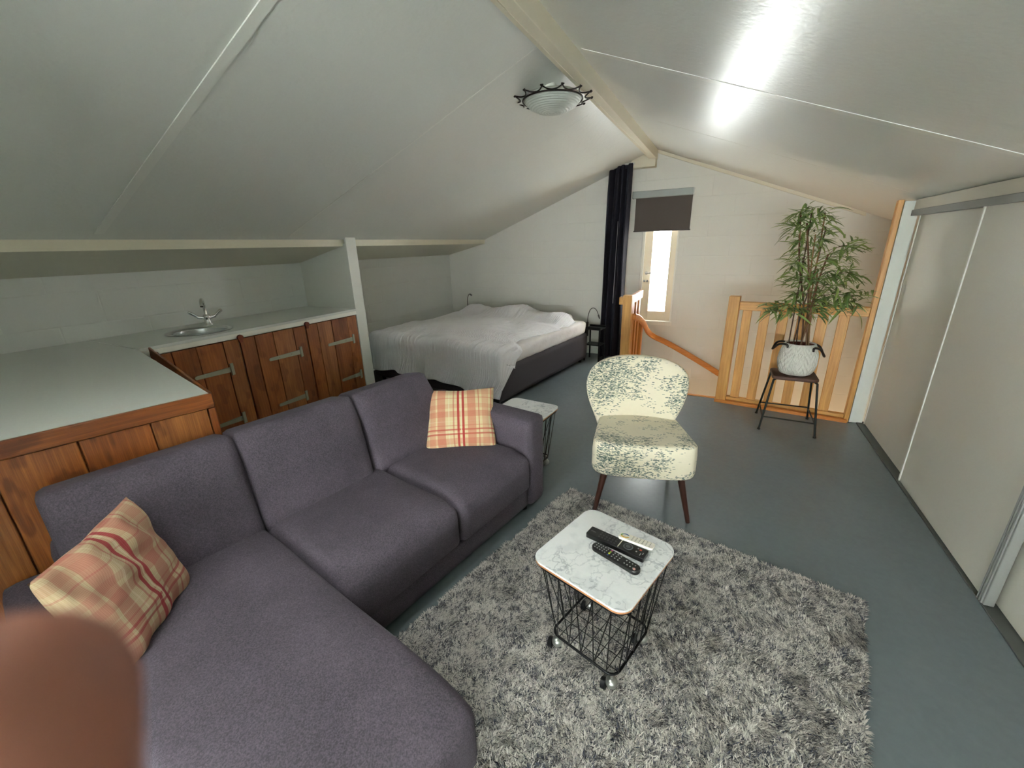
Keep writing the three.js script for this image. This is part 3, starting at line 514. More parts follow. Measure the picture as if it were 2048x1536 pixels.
// ---------------------------------------------------------------- cocktail chair
{
  const chairT = canvasTexture(1024, 1024, (g) => {
    g.fillStyle = '#e9e1ca'; g.fillRect(0, 0, 1024, 1024);
    for (let i = 0; i < 21000; i++) {
      const x = rnd() * 1024, y = rnd() * 1024, d = fbm(x / 1024, y / 1024, 4, 5, 3, 201), e = fbm(x / 1024, y / 1024, 16, 24, 2, 211);
      const k = smooth(0.46, 0.7, d) * 0.85 + 0.2 * smooth(0.42, 0.65, e); if (rnd() > k) continue;
      g.fillStyle = rnd() < 0.55 ? '#3f5350' : rnd() < 0.5 ? '#5a6a68' : '#8b907c'; g.globalAlpha = rr(0.4, 0.95); g.fillRect(x, y, rr(5, 17), rr(2.5, 5.5));
    }
    g.globalAlpha = 1;
  }, 0.9);
  const cm = mat('#ffffff', 0.85, { map: chairT, bumpMap: weave, bumpScale: 0.0007 }), legMat = mat('#3a1d14', 0.3, { clearcoat: 0.4 });
  const t = thing('armchair', 'cream cocktail chair with dark speckles and a rounded back on dark splayed legs', 'chair', [-0.34, 0, -2.33], 16 * D);
  // seat: plan widening to the front
  const plan = new THREE.Shape(); const w0 = 0.205, w1 = 0.25, z0 = -0.26, z1 = 0.235;
  plan.moveTo(-w0, -z0); plan.lineTo(w0, -z0); plan.lineTo(w1, -z1 + 0.05); plan.quadraticCurveTo(w1 + 0.002, -z1, w1 - 0.06, -z1 - 0.008); plan.quadraticCurveTo(0, -z1 - 0.03, -w1 + 0.06, -z1 - 0.008); plan.quadraticCurveTo(-w1 - 0.002, -z1, -w1, -z1 + 0.05); plan.closePath();
  const sg = new THREE.ExtrudeGeometry(plan, { depth: 0.1, steps: 3, bevelEnabled: true, bevelSize: 0.03, bevelThickness: 0.038, bevelSegments: 6, curveSegments: 14 }); sg.rotateX(-Math.PI / 2); sg.translate(0, 0.3, 0);
  { const p = sg.attributes.position; for (let i = 0; i < p.count; i++) { const y = p.getY(i); if (y > 0.41) p.setY(i, y + 0.028 * clamp((p.getZ(i) + 0.3) / 0.5)); } }
  cm.map.offset.set(0.5, 0.37);
  part('seat', smoothNormals(uvBox(sg)), cm, t);
  // back: rounded outline, curved round the sitter and leaning back
  const bs = new THREE.Shape(); bs.moveTo(-0.2, 0); bs.bezierCurveTo(-0.22, 0.08, -0.272, 0.15, -0.272, 0.245); bs.bezierCurveTo(-0.268, 0.36, -0.16, 0.395, 0, 0.395); bs.bezierCurveTo(0.16, 0.395, 0.268, 0.36, 0.272, 0.27); bs.bezierCurveTo(0.272, 0.15, 0.22, 0.08, 0.2, 0); bs.closePath();
  const bgRaw = new THREE.ExtrudeGeometry(bs, { depth: 0.035, bevelEnabled: true, bevelSize: 0.035, bevelThickness: 0.035, bevelSegments: 7, curveSegments: 24 });
  let bg = uvBox(bgRaw);
  bg = (function subdivide(g) { const p = g.attributes.position, u = g.attributes.uv, np = [], nu = []; const P = (i) => [p.getX(i), p.getY(i), p.getZ(i), u.getX(i), u.getY(i)], mid = (a, b) => a.map((v, k) => (v + b[k]) / 2);
    const rec = (a, b, c, d) => { const L = (q, w) => Math.hypot(q[0] - w[0], q[1] - w[1]), l = [L(a, b), L(b, c), L(c, a)], m = Math.max(...l); if (m < 0.05 || d > 9) { for (const q of [a, b, c]) { np.push(q[0], q[1], q[2]); nu.push(q[3], q[4]); } return; } const k = l.indexOf(m); if (k === 0) { const e = mid(a, b); rec(a, e, c, d + 1); rec(e, b, c, d + 1); } else if (k === 1) { const e = mid(b, c); rec(a, b, e, d + 1); rec(a, e, c, d + 1); } else { const e = mid(c, a); rec(a, b, e, d + 1); rec(e, b, c, d + 1); } };
    for (let i = 0; i < p.count; i += 3) rec(P(i), P(i + 1), P(i + 2), 0);
    const r = new THREE.BufferGeometry(); r.setAttribute('position', new THREE.Float32BufferAttribute(np, 3)); r.setAttribute('uv', new THREE.Float32BufferAttribute(nu, 2)); return r; })(bg);
  { const p = bg.attributes.position; for (let i = 0; i < p.count; i++) { const x = p.getX(i), y = p.getY(i), z = p.getZ(i); p.setXYZ(i, x, y, z + 1.25 * x * x - 0.02 * Math.cos(x * 5) * smooth(0.35, 0.1, Math.abs(y - 0.22)) * (z > 0.02 ? -1 : 0)); } }
  bg.rotateX(-12 * D); bg.translate(-0.02, 0.383, -0.285);
  part('backrest', smoothNormals(bg), cm, t);
  for (const [x, z, bxx, bz] of [[-0.2, 0.2, -0.26, 0.255], [0.2, 0.2, 0.26, 0.255], [-0.17, -0.2, -0.24, -0.29], [0.17, -0.2, 0.24, -0.29]]) part('leg', rod([bxx, 0, bz], [x, 0.29, z], 0.0115, 16, 0.021), legMat, t);
  part('seat_frame', merge(bx(0.42, 0.03, 0.44, 0, 0.272, -0.02, 0.008)), mat('#2a2520', 0.8), t);
}

// ---------------------------------------------------------------- rug
{
  const t = thing('rug', 'shaggy rug of mixed cream, grey and navy pile under the basket table', 'rug', [-0.724, 0, -2.19], -12 * D);
  const W = 1.46, L = 2.2;
  part('backing', bx(W, 0.006, L, W / 2, 0.004, L / 2, 0.002), mat('#6d6a66', 0.95), t);
  const N = 620000, blade = new THREE.BufferGeometry();
  const h = 0.023, w = 0.0015;
  blade.setAttribute('position', new THREE.Float32BufferAttribute([-w, 0, 0, w, 0, 0, -w * 1.1, h * 0.55, 0.003, w * 1.1, h * 0.55, 0.003, 0, h, 0.011], 3)); blade.setIndex([0, 1, 3, 0, 3, 2, 2, 3, 4]); blade.computeVertexNormals();
  const pile = new THREE.InstancedMesh(blade, mat('#ffffff', 0.9, { side: THREE.DoubleSide }), N); pile.name = 'pile'; pile.userData.kind = 'stuff';
  const M = new THREE.Matrix4(), q = new THREE.Quaternion(), e = new THREE.Euler(), c = new THREE.Color();
  for (let i = 0; i < N; i++) {
    const x = rnd() * W, z = rnd() * L, s = rr(0.7, 1.15);
    const flow = 6.28 * vnoise(x * 14 + 3, z * 14 + 3, 999, 999, 61);
    e.set(rr(0.35, 1.05), flow + rr(-1.9, 1.9), 0, 'YXZ'); q.setFromEuler(e);
    M.compose(V(clamp(x, 0.004, W - 0.004), 0.005, clamp(z, 0.004, L - 0.004)), q, V(s, s, s)); pile.setMatrixAt(i, M);
    const k = vnoise(x * 95, z * 95, 9999, 9999, 63) * 0.66 + vnoise(x * 25, z * 25, 9999, 9999, 65) * 0.17 + rnd() * 0.42;
    if (k > 0.62) c.setRGB(0.6, 0.57, 0.52); else if (k > 0.48) c.setRGB(0.25, 0.24, 0.235); else if (rnd() < 0.5) c.setRGB(0.04, 0.047, 0.075); else c.setRGB(0.075, 0.072, 0.072);
    c.multiplyScalar(rr(0.85, 1.12)); pile.setColorAt(i, c);
  }
  add(pile, t);
}

// ---------------------------------------------------------------- wire basket tables
function ringPoints(w, d, r, y, n = 6) { const pts = []; [[1, 1], [-1, 1], [-1, -1], [1, -1]].forEach(([sx, sz], k) => { for (let i = 0; i <= n; i++) { const a = (k + i / n) * Math.PI / 2; pts.push([sx * (w / 2 - r) + Math.cos(a) * r, y, sz * (d / 2 - r) + Math.sin(a) * r]); } }); return pts; }
function ring(w, d, r, y, rad) { const p = ringPoints(w, d, r, y), curve = new THREE.CurvePath(); for (let i = 0; i < p.length; i++) curve.add(new THREE.LineCurve3(V(...p[i]), V(...p[(i + 1) % p.length]))); return new THREE.TubeGeometry(curve, 84, rad, 8, true); }
const table = thing('basket_table', 'marble-topped wire basket table on castors, standing on the shaggy rug', 'table', [-0.264, 0.006, -1.205], -16.5 * D, 'wire basket tables');
{
  const t = table, yT = 0.449;
  part('tabletop', slab(roundedRect(0.372, 0.388, 0.05), yT - 0.008, yT, 0.0012, 10), marble, t);
  part('top_edge', slab(roundedRect(0.3715, 0.3875, 0.0498), yT - 0.015, yT - 0.008, 0.0008, 10), mat('#b98055', 0.5), t);
  part('top_ring', merge(ring(0.352, 0.366, 0.045, yT - 0.026, 0.0055), ring(0.352, 0.366, 0.045, yT - 0.019, 0.0035)), blackMetal, t);
  part('bottom_ring', ring(0.272, 0.265, 0.035, 0.085, 0.0048), blackMetal, t);
  const y1 = yT - 0.026, y0 = 0.085, wr = (a, b, r = 0.002) => part('wire', rod(a, b, r, 6), blackMetal, t);
  const n = 4;
  for (const s of [-1, 1]) for (let i = 0; i <= n; i++) {
    const k = i / n * 2 - 1, tx = k * 0.135, bxx = k * 0.105;
    wr([bxx, y0, s * 0.1325], [tx, y1, s * 0.183]); if (i < n) wr([bxx, y0, s * 0.1325], [((i + 1) / n * 2 - 1) * 0.135, y1, s * 0.183]);
    wr([s * 0.136, y0, bxx], [s * 0.176, y1, tx]); if (i < n) wr([s * 0.136, y0, bxx], [s * 0.176, y1, ((i + 1) / n * 2 - 1) * 0.135]);
  }
  for (let i = 0; i <= 4; i++) { const k = (i / 4 * 2 - 1) * 0.1; wr([k, 0.083, -0.1325], [k, 0.083, 0.1325], 0.0015); wr([-0.136, 0.081, k], [0.136, 0.081, k], 0.0015); }
  for (const sx of [-1, 1]) for (const sz of [-1, 1]) {
    const c = part('castor', merge(new THREE.SphereGeometry(0.0215, 18, 12).translate(sx * 0.118 + 0.0, 0.034, sz * 0.115), rod([sx * 0.118, 0.05, sz * 0.115], [sx * 0.118, 0.085, sz * 0.115], 0.006, 8)), mat('#a9aaa4', 0.3, { metalness: 0.8 }), t);
    part('wheel', merge(rod([sx * 0.118 - 0.03, 0.02, sz * 0.115 + 0.012], [sx * 0.118 - 0.014, 0.022, sz * 0.115 + 0.01], 0.02, 16), rod([sx * 0.118 - 0.014, 0.022, sz * 0.115 + 0.01], [sx * 0.118, 0.03, sz * 0.115], 0.006, 8)), blackMetal, c);
  }
}
{
  const o = table.clone(); o.name = numbered('basket_table'); o.userData = { label: 'marble-topped wire basket table mostly hidden behind the far armrest of the sofa', category: 'table', group: 'wire basket tables' };
  o.position.set(-1.105, 0, -2.305); o.rotation.y = -5 * D; scene.add(o);
}

// ---------------------------------------------------------------- remotes on the table
const RY = 0.456;
function buttons(t, list, m, h, y) { for (const [x, z, w, d] of list) part('button', bx(w, h, d || w, x, y + h / 2, z, 0.001), m, t); }
{
  const black = mat('#0d0d0e', 0.32), grey = mat('#3a3a3c', 0.5), pale = mat('#a8a8a6', 0.5);
  const a = thing('remote_control', 'long black remote with a silver bar and round pad, lying between the other two remotes', 'remote', [-0.235, RY, -1.253], -12.5 * D, 'remote controls');
  part('case', slab(roundedRect(0.222, 0.05, 0.005), 0, 0.02, 0.003).translate(0, 0, 0), black, a);
  part('silver_bar', bx(0.003, 0.002, 0.044, 0.015, 0.0205, 0, 0.0005), mat('#d8d2c0', 0.3, { metalness: 0.6 }), a);
  part('round_pad', merge(new THREE.TorusGeometry(0.015, 0.0022, 8, 28).rotateX(Math.PI / 2).translate(0.045, 0.02, 0), rod([0.045, 0.019, 0], [0.045, 0.0222, 0], 0.008, 18)), mat('#55585c', 0.35, { metalness: 0.4 }), a);
  part('logo', bx(0.022, 0.0006, 0.008, -0.092, 0.0202, 0, 0).rotateY(0), mat('#ffffff', 0.5, { map: canvasTexture(128, 48, (g) => { g.fillStyle = '#0d0d0e'; g.fillRect(0, 0, 128, 48); g.fillStyle = '#9a9a98'; g.font = 'bold 38px serif'; g.textAlign = 'center'; g.fillText('SONY', 64, 38); }, 0.022, 0.008) }), a).geometry.attributes.uv.array.forEach((v, i, u) => { u[i] += i % 2 ? 0.004 : 0.011; });
  const l = []; for (let i = 0; i < 6; i++) for (let j = 0; j < 3; j++) l.push([-0.062 + i * 0.012, -0.013 + j * 0.013, 0.006]); buttons(a, l, grey, 0.0015, 0.0198);
  buttons(a, [[0.078, -0.012, 0.005], [0.078, 0.006, 0.005], [0.094, 0.012, 0.003, 0.012], [0.101, 0.004, 0.003, 0.01]], pale, 0.0015, 0.0198); part('button', bx(0.008, 0.002, 0.008, 0.088, 0.021, -0.009, 0.001), mat('#c2502e', 0.4), a, 'red button');
  const b = thing('remote_control', 'black remote with rounded ends and four coloured buttons, nearest the table edge', 'remote', [-0.222, RY, -1.183], -20 * D, 'remote controls');
  part('case', slab(roundedRect(0.186, 0.041, 0.0195), 0, 0.016, 0.004, 12), black, b);
  const p = []; for (let i = 0; i < 5; i++) for (let j = 0; j < 3; j++) p.push([-0.078 + i * 0.0105, -0.011 + j * 0.011, 0.0042, 0.0042]); for (let i = 0; i < 3; i++) for (let j = 0; j < 3; j++) p.push([-0.008 + i * 0.0125, -0.011 + j * 0.011, 0.0048, 0.0044]); for (let i = 0; i < 4; i++) for (let j = 0; j < 2; j++) p.push([0.04 + i * 0.011, -0.008 + j * 0.016, 0.0042, 0.0042]);
  buttons(b, p, pale, 0.0015, 0.0158);
  ['#b03a7a', '#8fae2c', '#c9cc3a', '#2b4f8c'].forEach((c, j) => part('button', bx(0.006, 0.002, 0.0068, -0.022, 0.0168, -0.0135 + j * 0.009, 0.001), mat(c, 0.4), b, `${['magenta', 'green', 'yellow', 'blue'][j]} button`));
  part('button', rod([0.078, 0.0155, 0.009], [0.078, 0.018, 0.009], 0.0045, 14), mat('#e3b3ae', 0.4), b, 'pale pink power button');
  const white = mat('#f6f3e6', 0.4), c = thing('remote_control', 'small white remote with a multicoloured ring, propped on the long black one', 'remote', [-0.17, RY + 0.0165, -1.283], -7.5 * D, 'remote controls'); c.rotation.order = 'YXZ'; c.rotation.x = -0.22;
  part('case', slab(roundedRect(0.125, 0.046, 0.011), 0, 0.009, 0.002), white, c);
  const ringM = (a0, a1, col) => part('ring_segment', new THREE.TorusGeometry(0.0135, 0.0028, 8, 14, a1 - a0).rotateZ(a0).rotateX(-Math.PI / 2).scale(1, 0.5, 1).translate(-0.042, 0.0092, 0), mat(col, 0.45), c);
  ringM(0.5, 2.5, '#3a6ea8'); ringM(2.5, 3.7, '#3d8a3a'); ringM(3.7, 6.0, '#d9a522');
  const k = []; for (let i = 0; i < 6; i++) for (let j = 0; j < 4; j++) k.push([-0.014 + i * 0.0125, -0.014 + j * 0.0095, 0.0042, 0.003]); buttons(c, k, mat('#6f6d66', 0.5), 0.001, 0.0088);
}

// ---------------------------------------------------------------- stool, basket and bamboo
{
  const t = thing('stool', 'black iron stool with a worn brown wooden seat carrying the potted bamboo', 'stool', [0.597, 0, -3.88]);
  part('seat', slab(roundedRect(0.315, 0.275, 0.04), 0.425, 0.452, 0.008, 6), mat('#ffffff', 0.5, { map: woodTexture(rgb(104, 70, 56), rgb(58, 36, 28), 301) }), t);
  const T = [[-0.145, 0.12], [0.15, 0.12], [-0.145, -0.12], [0.15, -0.12]], F = [[-0.193, 0.188], [0.187, 0.205], [-0.193, -0.185], [0.192, -0.2]];
  T.forEach(([x, z], i) => part('leg', merge(rod([F[i][0], 0.005, F[i][1]], [x, 0.405, z], 0.008, 10), tube([[x, 0.405, z], [x * 0.985, 0.416, z * 0.985], [x * 0.9, 0.422, z * 0.9]], 0.008, 8, 8), rod([F[i][0], 0, F[i][1]], [F[i][0], 0.012, F[i][1]], 0.012, 10)), darkIron, t));
  const at = (i, y) => { const k = y / 0.405; return [mix(F[i][0], T[i][0], k), y, mix(F[i][1], T[i][1], k)]; };
  for (const [a, b, y] of [[0, 1, 0.11], [2, 3, 0.115], [0, 2, 0.1], [1, 3, 0.1]]) part('rung', rod(at(a, y), at(b, y), 0.006, 8), darkIron, t);
}
const potAt = [0.6, 0.452, -3.88];
{
  const t = thing('planter_basket', 'off-white woven planter basket with zigzag pattern and dark leather handles on the stool', 'planter', potAt);
  const zig = texture(1024, 256, (u, v) => { const k = Math.abs(((u * 10 + (v > 0.5 ? 0.5 : 0)) % 1) - 0.5) * 2, line = ((v * 2.0 + k * 0.55) % 0.34) / 0.34; return 0.45 * smooth(0.5, 0.2, Math.abs(line - 0.5)) + 0.35 * fbm(u, v, 120, 30, 2, 401) + 0.12 * Math.sin(u * 6.283 * 90) * Math.sin(v * 6.283 * 24); }, false);
  const bm = mat('#dcdbd2', 0.9, { bumpMap: zig, bumpScale: 0.006 });
  const prof = [[0.0, 0.003], [0.07, 0.003], [0.105, 0.01], [0.122, 0.04], [0.132, 0.095], [0.129, 0.15], [0.117, 0.2], [0.106, 0.236], [0.101, 0.24], [0.099, 0.232], [0.11, 0.195], [0.116, 0.15]];
  const smoothProf = new THREE.SplineCurve(prof.map((p) => new THREE.Vector2(p[0], p[1] * 1.07))).getPoints(90), zz = (a, y) => { const u = a / 6.2832 * 9, k = Math.abs(u - Math.floor(u) - 0.5) * 2, l = ((y * 9 + k * 0.62 + 10) % 0.45) / 0.45; return smooth(0.42, 0.12, Math.abs(l - 0.5)); };
  const g = new THREE.LatheGeometry(smoothProf, 260); { const p = g.attributes.position; for (let i = 0; i < p.count; i++) { const x = p.getX(i), y = p.getY(i), z = p.getZ(i), a = Math.atan2(z, x), k = 1 + 0.022 * Math.sin(a * 3 + 1) * smooth(0, 0.1, y) + 0.014 * Math.sin(a * 7 + y * 30) * smooth(0.22, 0.1, y); const kk = k + 0.035 * zz(a + 3.1416, y) * smooth(0.02, 0.05, y) * smooth(0.25, 0.22, y) * (Math.hypot(x, z) > 0.1 ? 1 : 0); p.setXYZ(i, x * kk, y, z * kk); } g.computeVertexNormals(); }
  part('body', g, bm, t);
  const leather = mat('#241c18', 0.5);
  for (const s of [-1, 1]) {
    const cv = s < 0 ? [[-0.085, 0.225, 0.075], [-0.1, 0.25, 0.07], [-0.145, 0.243, 0.04], [-0.175, 0.205, 0.02], [-0.178, 0.195, -0.01], [-0.15, 0.24, -0.05], [-0.095, 0.245, -0.06], [-0.08, 0.225, -0.065]] : [[0.08, 0.21, 0.09], [0.083, 0.238, 0.093], [0.125, 0.228, 0.075], [0.162, 0.175, 0.045], [0.165, 0.17, 0.01], [0.14, 0.225, -0.04], [0.1, 0.24, -0.055], [0.085, 0.225, -0.06]];
    part('handle', tube(cv, 0.0085, 40, 8), leather, t);
  }
  part('inner_pot', new THREE.LatheGeometry([[0, 0.02], [0.08, 0.02], [0.097, 0.236], [0.1, 0.245], [0.094, 0.245], [0.09, 0.215], [0, 0.205]].map((p) => new THREE.Vector2(...p)), 40), mat('#6a2c1c', 0.7), t);
}
{
  const t = thing('bamboo_plant', 'tall leafy artificial bamboo with brown canes rising from the woven planter', 'plant', [0.6, 0.66, -3.88]);
  const C = [[0.45, 1.68, -3.97], [0.51, 1.68, -3.89], [0.6, 1.65, -3.93], [0.41, 1.58, -3.87], [0.51, 1.59, -3.87], [0.63, 1.55, -4.01], [0.5, 1.5, -4.03], [0.58, 1.47, -3.81], [0.49, 1.41, -3.96], [0.57, 1.39, -3.97], [0.45, 1.33, -3.77], [0.54, 1.3, -3.91], [0.46, 1.22, -3.81], [0.54, 1.19, -3.91], [0.5, 1.08, -3.86], [0.59, 1.07, -3.99], [0.55, 0.98, -3.87], [0.46, 1.0, -3.8], [0.41, 0.98, -3.89], [0.37, 0.96, -3.84], [0.62, 1.05, -3.85], [0.71, 0.94, -4.01], [0.59, 1.2, -3.83], [0.76, 1.44, -3.88], [0.84, 1.44, -3.95], [0.79, 1.35, -4.02], [0.7, 1.24, -3.81], [0.77, 1.25, -3.91], [0.82, 1.25, -3.84], [0.72, 1.16, -3.8], [0.9, 1.09, -3.84], [0.8, 1.1, -3.79], [0.89, 1.03, -3.93], [0.72, 1.08, -3.82], [0.71, 1.02, -3.91], [0.79, 1.03, -3.79], [0.65, 1.34, -3.8]].map(([x, y, z]) => V(x - 0.6, y - 0.66, z + 3.88));
  const caneM = [mat('#6b4a2c', 0.6), mat('#4a3524', 0.6), mat('#8a6a40', 0.6)], canes = [];
  const tips = [[-0.15, 1.02, -0.07], [-0.09, 1.04, -0.01], [0.0, 1.0, -0.05], [-0.11, 0.94, 0.02], [0.03, 0.9, -0.1], [-0.05, 0.86, 0.06], [0.05, 0.72, 0.06], [-0.1, 0.7, 0.07], [0.01, 0.62, 0.02]];
  tips.forEach((p, i) => {
    const a = i * 2.4, b = [-0.005 + 0.055 * Math.cos(a) + (i < 2 ? -0.035 : 0.012), 0.0, 0.04 * Math.sin(a)], pts = [b, [mix(b[0], p[0], 0.3) + rr(-0.01, 0.01), 0.33 * p[1], mix(b[2], p[2], 0.3)], [mix(b[0], p[0], 0.65) + rr(-0.015, 0.015), 0.66 * p[1], mix(b[2], p[2], 0.65)], p];
    const cv = new THREE.CatmullRomCurve3(pts.map((q) => V(...q))); canes.push(cv);
    const nodes = []; for (let k = 1; k < 9; k++) { const q = cv.getPoint(k / 9); nodes.push(new THREE.SphereGeometry(0.0062, 8, 6).scale(1, 0.5, 1).translate(q.x, q.y, q.z)); }
    part('cane', merge(new THREE.TubeGeometry(cv, 24, i % 3 ? 0.0046 : 0.006, 8), ...nodes), caneM[i % 3], t);
  });
  const leafG = [0, 1, 2].map((k) => { const L = [0.105, 0.122, 0.14][k], w = [0.0095, 0.0105, 0.0115][k], pos = [], idx = [], n = 6; for (let i = 0; i <= n; i++) { const s = i / n, ww = w * Math.sin(Math.PI * Math.min(1, 0.08 + s * 0.92)) ** 0.75 * (1 - 0.35 * s), y = -0.018 * (k + 1) * s * s; pos.push(-ww, y + ww * 0.35, s * L, 0, y, s * L, ww, y + ww * 0.35, s * L); } for (let i = 0; i < n; i++) { const a = i * 3; idx.push(a, a + 3, a + 1, a + 1, a + 3, a + 4, a + 1, a + 4, a + 2, a + 2, a + 4, a + 5); } const g = new THREE.BufferGeometry(); g.setAttribute('position', new THREE.Float32BufferAttribute(pos, 3)); g.setIndex(idx); g.computeVertexNormals(); return g; });
  const leafM = ['#7c9b54', '#678546', '#8fa95c', '#9dab60'].map((c) => mat(c, 0.55, { side: THREE.DoubleSide, transmission: 0.15, thickness: 0 }));
  const extra = [];
  C.forEach((c, i) => {
    let best = null, bd = 1e9; for (const cv of canes) for (let k = 2; k <= 20; k++) { const q = cv.getPoint(k / 20), d = q.distanceTo(c) + 0.35 * Math.max(0, q.y - c.y + 0.05); if (d < bd) { bd = d; best = q; } }
    const mid = best.clone().lerp(c, 0.5); mid.y += 0.02;
    part('twig', tube([[best.x, best.y, best.z], [mid.x, mid.y, mid.z], [c.x, c.y, c.z]], 0.0018, 10, 5), caneM[1], t);
    const out = V(c.x + 0.05, 0, c.z).normalize(), base = Math.atan2(out.x, out.z), n = 8;
    for (let k = 0; k < n; k++) {
      const g = leafG[Math.floor(rnd() * 3)], along = rnd() * 0.55, p = best.clone().lerp(c, 1 - along * (bd > 0.12 ? 0.5 : 0.9)); if (along < 0.3) p.copy(c);
      for (let e = 0; e < 2; e++) { extra.push([p.clone().add(V(rr(-0.05, 0.05), rr(-0.06, 0.06), rr(-0.05, 0.05))), rr(-0.7, 0.65), base + rr(-2.4, 2.4), rr(-0.5, 0.5), rr(0.7, 1.05)]); }
      const m = part('leaf', g, leafM[(Math.floor(rnd() * 3.3) + (i > 15 && i < 21 ? 1 : 0)) % 4], t); m.position.copy(p); m.rotation.order = 'YXZ';
      m.rotation.set(rr(-0.65, 0.6), base + rr(-1.9, 1.9) + (k % 2 ? 0.5 : -0.5), rr(-0.5, 0.5)); const s = rr(0.75, 1.12); m.scale.setScalar(s);
    }
  });
  const more = extra.map(([p, a, b, c, s], i) => leafG[i % 3].clone().applyMatrix4(new THREE.Matrix4().compose(p, new THREE.Quaternion().setFromEuler(new THREE.Euler(a, b, c, 'YXZ')), V(s, s, s))));
  [0, 1, 2].forEach((k) => { const f = part('foliage', merge(more.filter((_, i) => i % 3 === k)), leafM[k], t); f.userData.kind = 'stuff'; });
}

// ---------------------------------------------------------------- ceiling lamp
{
  const t = thing('ceiling_lamp', 'unlit ceiling lamp with a white ribbed glass bowl in a scrolled dark wire ring', 'lamp', [-1.1, 2.355, -2.81]);
  const R = 0.2, wireM = mat('#241d16', 0.5, { metalness: 0.5 });
  const bowl = new THREE.LatheGeometry([[0.0, -0.072], [0.05, -0.07], [0.1, -0.058], [0.145, -0.036], [0.175, -0.008], [0.18, 0.004], [0.174, 0.004], [0.14, -0.03], [0.05, -0.064], [0, -0.066]].map((p) => new THREE.Vector2(...p)), 64);
  part('glass_bowl', bowl, mat('#d5dcd4', 0.35, { transmission: 0.25, thickness: 0, bumpMap: texture(64, 256, (u, v) => 0.5 + 0.5 * Math.sin(v * 6.283 * 26), false), bumpScale: 0.002 }), t);
  const pan = new THREE.LatheGeometry([[0, 0.012], [0.15, 0.012], [0.165, 0.004], [0.172, 0.004], [0.165, 0.028], [0.0, 0.034]].map((p) => new THREE.Vector2(...p)), 48);
  part('pan', pan, whitePaint, t);
  part('ceiling_mount', merge(rod([-0.03, 0.03, 0], [-0.03, 0.095, 0], 0.05, 24), rod([-0.13, 0.03, 0.0], [-0.13, 0.06, 0], 0.02, 12)), whitePaint, t);
  part('inner_ring', new THREE.TorusGeometry(0.186, 0.005, 8, 60).rotateX(Math.PI / 2), wireM, t);
  const n = 13; for (let i = 0; i < n; i++) {
    const a0 = i / n * 6.2832, a1 = (i + 1) / n * 6.2832, P = (a, r, y = 0.006) => [Math.cos(a) * r, y, Math.sin(a) * r], pts = [];
    pts.push(P(a0 - 0.03, 0.252, 0.012), P(a0 + 0.02, 0.236, 0.008), P(a0 + 0.1, 0.214, 0.002), P((a0 + a1) / 2, 0.201, 0), P(a1 - 0.1, 0.214, 0.002), P(a1 - 0.02, 0.236, 0.008), P(a1 + 0.03, 0.252, 0.012));
    part('scroll', merge(tube(pts, 0.0042, 22, 6), new THREE.SphereGeometry(0.0075, 8, 6).translate(...P(a0, 0.246, 0.01))), wireM, t);
  }
}

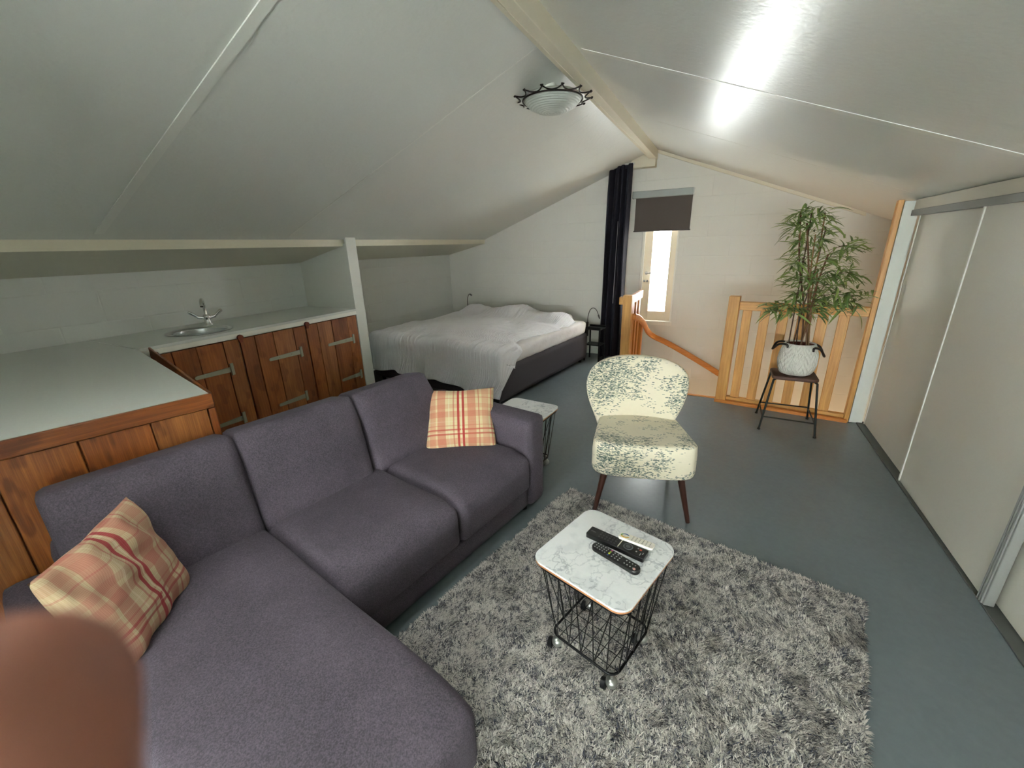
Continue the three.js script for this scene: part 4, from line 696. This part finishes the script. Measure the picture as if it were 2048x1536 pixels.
// ---------------------------------------------------------------- fingertip at the lens
{
  const R = new THREE.Matrix4().makeRotationFromEuler(camera.rotation), W = (x, y, z) => V(x, y, z).applyMatrix4(R).add(camera.position);   // where the hand is held beside the phone
  const J = {                                           // joints in metres, right / up / back of the lens
    tip: [-0.0298, -0.0202, -0.0235, 0.0066], dip: [-0.0318, -0.046, -0.024, 0.0078], pip: [-0.035, -0.076, -0.002, 0.009], mcp: [-0.03, -0.1, 0.04, 0.0115],
  };
  const bones = []; const bone = (a, b) => bones.push([a, b]);
  bone(J.tip, J.dip); bone(J.dip, J.pip); bone(J.pip, J.mcp);
  const wrist = [-0.045, -0.135, 0.115, 0.026], fan = [[-0.052, -0.102, 0.046], [-0.073, -0.108, 0.05], [-0.09, -0.116, 0.058]];
  bone([...J.mcp.slice(0, 3), 0.0125], wrist); fan.forEach((m, i) => bone([...m, 0.0125 - i * 0.0006], wrist));
  fan.forEach((m, i) => { const l = [1, 0.95, 0.76][i], a = [m[0] - 0.004, m[1] + 0.006, m[2] - 0.042 * l, 0.009 - i * 0.0005], b = [m[0] - 0.002, m[1] - 0.016 * l, m[2] - 0.055 * l, 0.0082 - i * 0.0005], c = [m[0], m[1] - 0.034 * l, m[2] - 0.045 * l, 0.0072 - i * 0.0004]; bone([...m, 0.0105], a); bone(a, b); bone(b, c); });
  bone([-0.035, -0.125, 0.09, 0.016], [-0.005, -0.108, 0.075, 0.0125]); bone([-0.005, -0.108, 0.075, 0.0125], [0.012, -0.09, 0.05, 0.0105]); bone([0.012, -0.09, 0.05, 0.0105], [0.016, -0.077, 0.026, 0.0085]);
  bone(wrist, [-0.06, -0.21, 0.2, 0.029]); bone([-0.06, -0.21, 0.2, 0.029], [-0.09, -0.32, 0.31, 0.04]);
  const lo = V(-0.15, -0.38, -0.045), size = 0.4, res = 128, mc = new MarchingCubes(res, mat('#fff', 1), false, false, 200000); mc.isolation = 0;
  const k = 0.006, q = [0, 0, 0];
  for (let z = 0; z < res; z++) for (let y = 0; y < res; y++) for (let x = 0; x < res; x++) {
    q[0] = lo.x + (x + 0.5) / res * size; q[1] = lo.y + (y + 0.5) / res * size; q[2] = lo.z + (z + 0.5) / res * size; let d = 1;
    for (const [a, b] of bones) {
      const bx0 = b[0] - a[0], by0 = b[1] - a[1], bz0 = b[2] - a[2], px = q[0] - a[0], py = q[1] - a[1], pz = q[2] - a[2], h = clamp((px * bx0 + py * by0 + pz * bz0) / (bx0 * bx0 + by0 * by0 + bz0 * bz0));
      const e = Math.hypot(px - bx0 * h, py - by0 * h, pz - bz0 * h) - mix(a[3], b[3], h), m = clamp(0.5 + 0.5 * (d - e) / k); d = mix(d, e, m) - k * m * (1 - m);
    }
    mc.field[x + y * res + z * res * res] = -d;
  }
  mc.update();
  const n = mc.count, g = new THREE.BufferGeometry(), P = new Float32Array(n * 3), Nn = new Float32Array(n * 3), tmp = V(0, 0, 0);
  for (let i = 0; i < n; i++) {
    tmp.set(...[0, 1, 2].map((c) => lo.getComponent(c) + ((mc.positionArray[i * 3 + c] + 1) / 2 * res + 0.5) / res * size)); const w = W(tmp.x, tmp.y, tmp.z); w.sub(camera.position).toArray(P, i * 3);
    V(mc.normalArray[i * 3], mc.normalArray[i * 3 + 1], mc.normalArray[i * 3 + 2]).applyMatrix4(R).toArray(Nn, i * 3);
  }
  g.setAttribute('position', new THREE.BufferAttribute(P, 3)); g.setAttribute('normal', new THREE.BufferAttribute(Nn, 3));
  const o = single('person', 'blurred bare fingertip held up close at the bottom left edge of the view', 'person', g, mat('#8f5a47', 0.6), camera.position.toArray());
}

renderer.render(scene, camera);
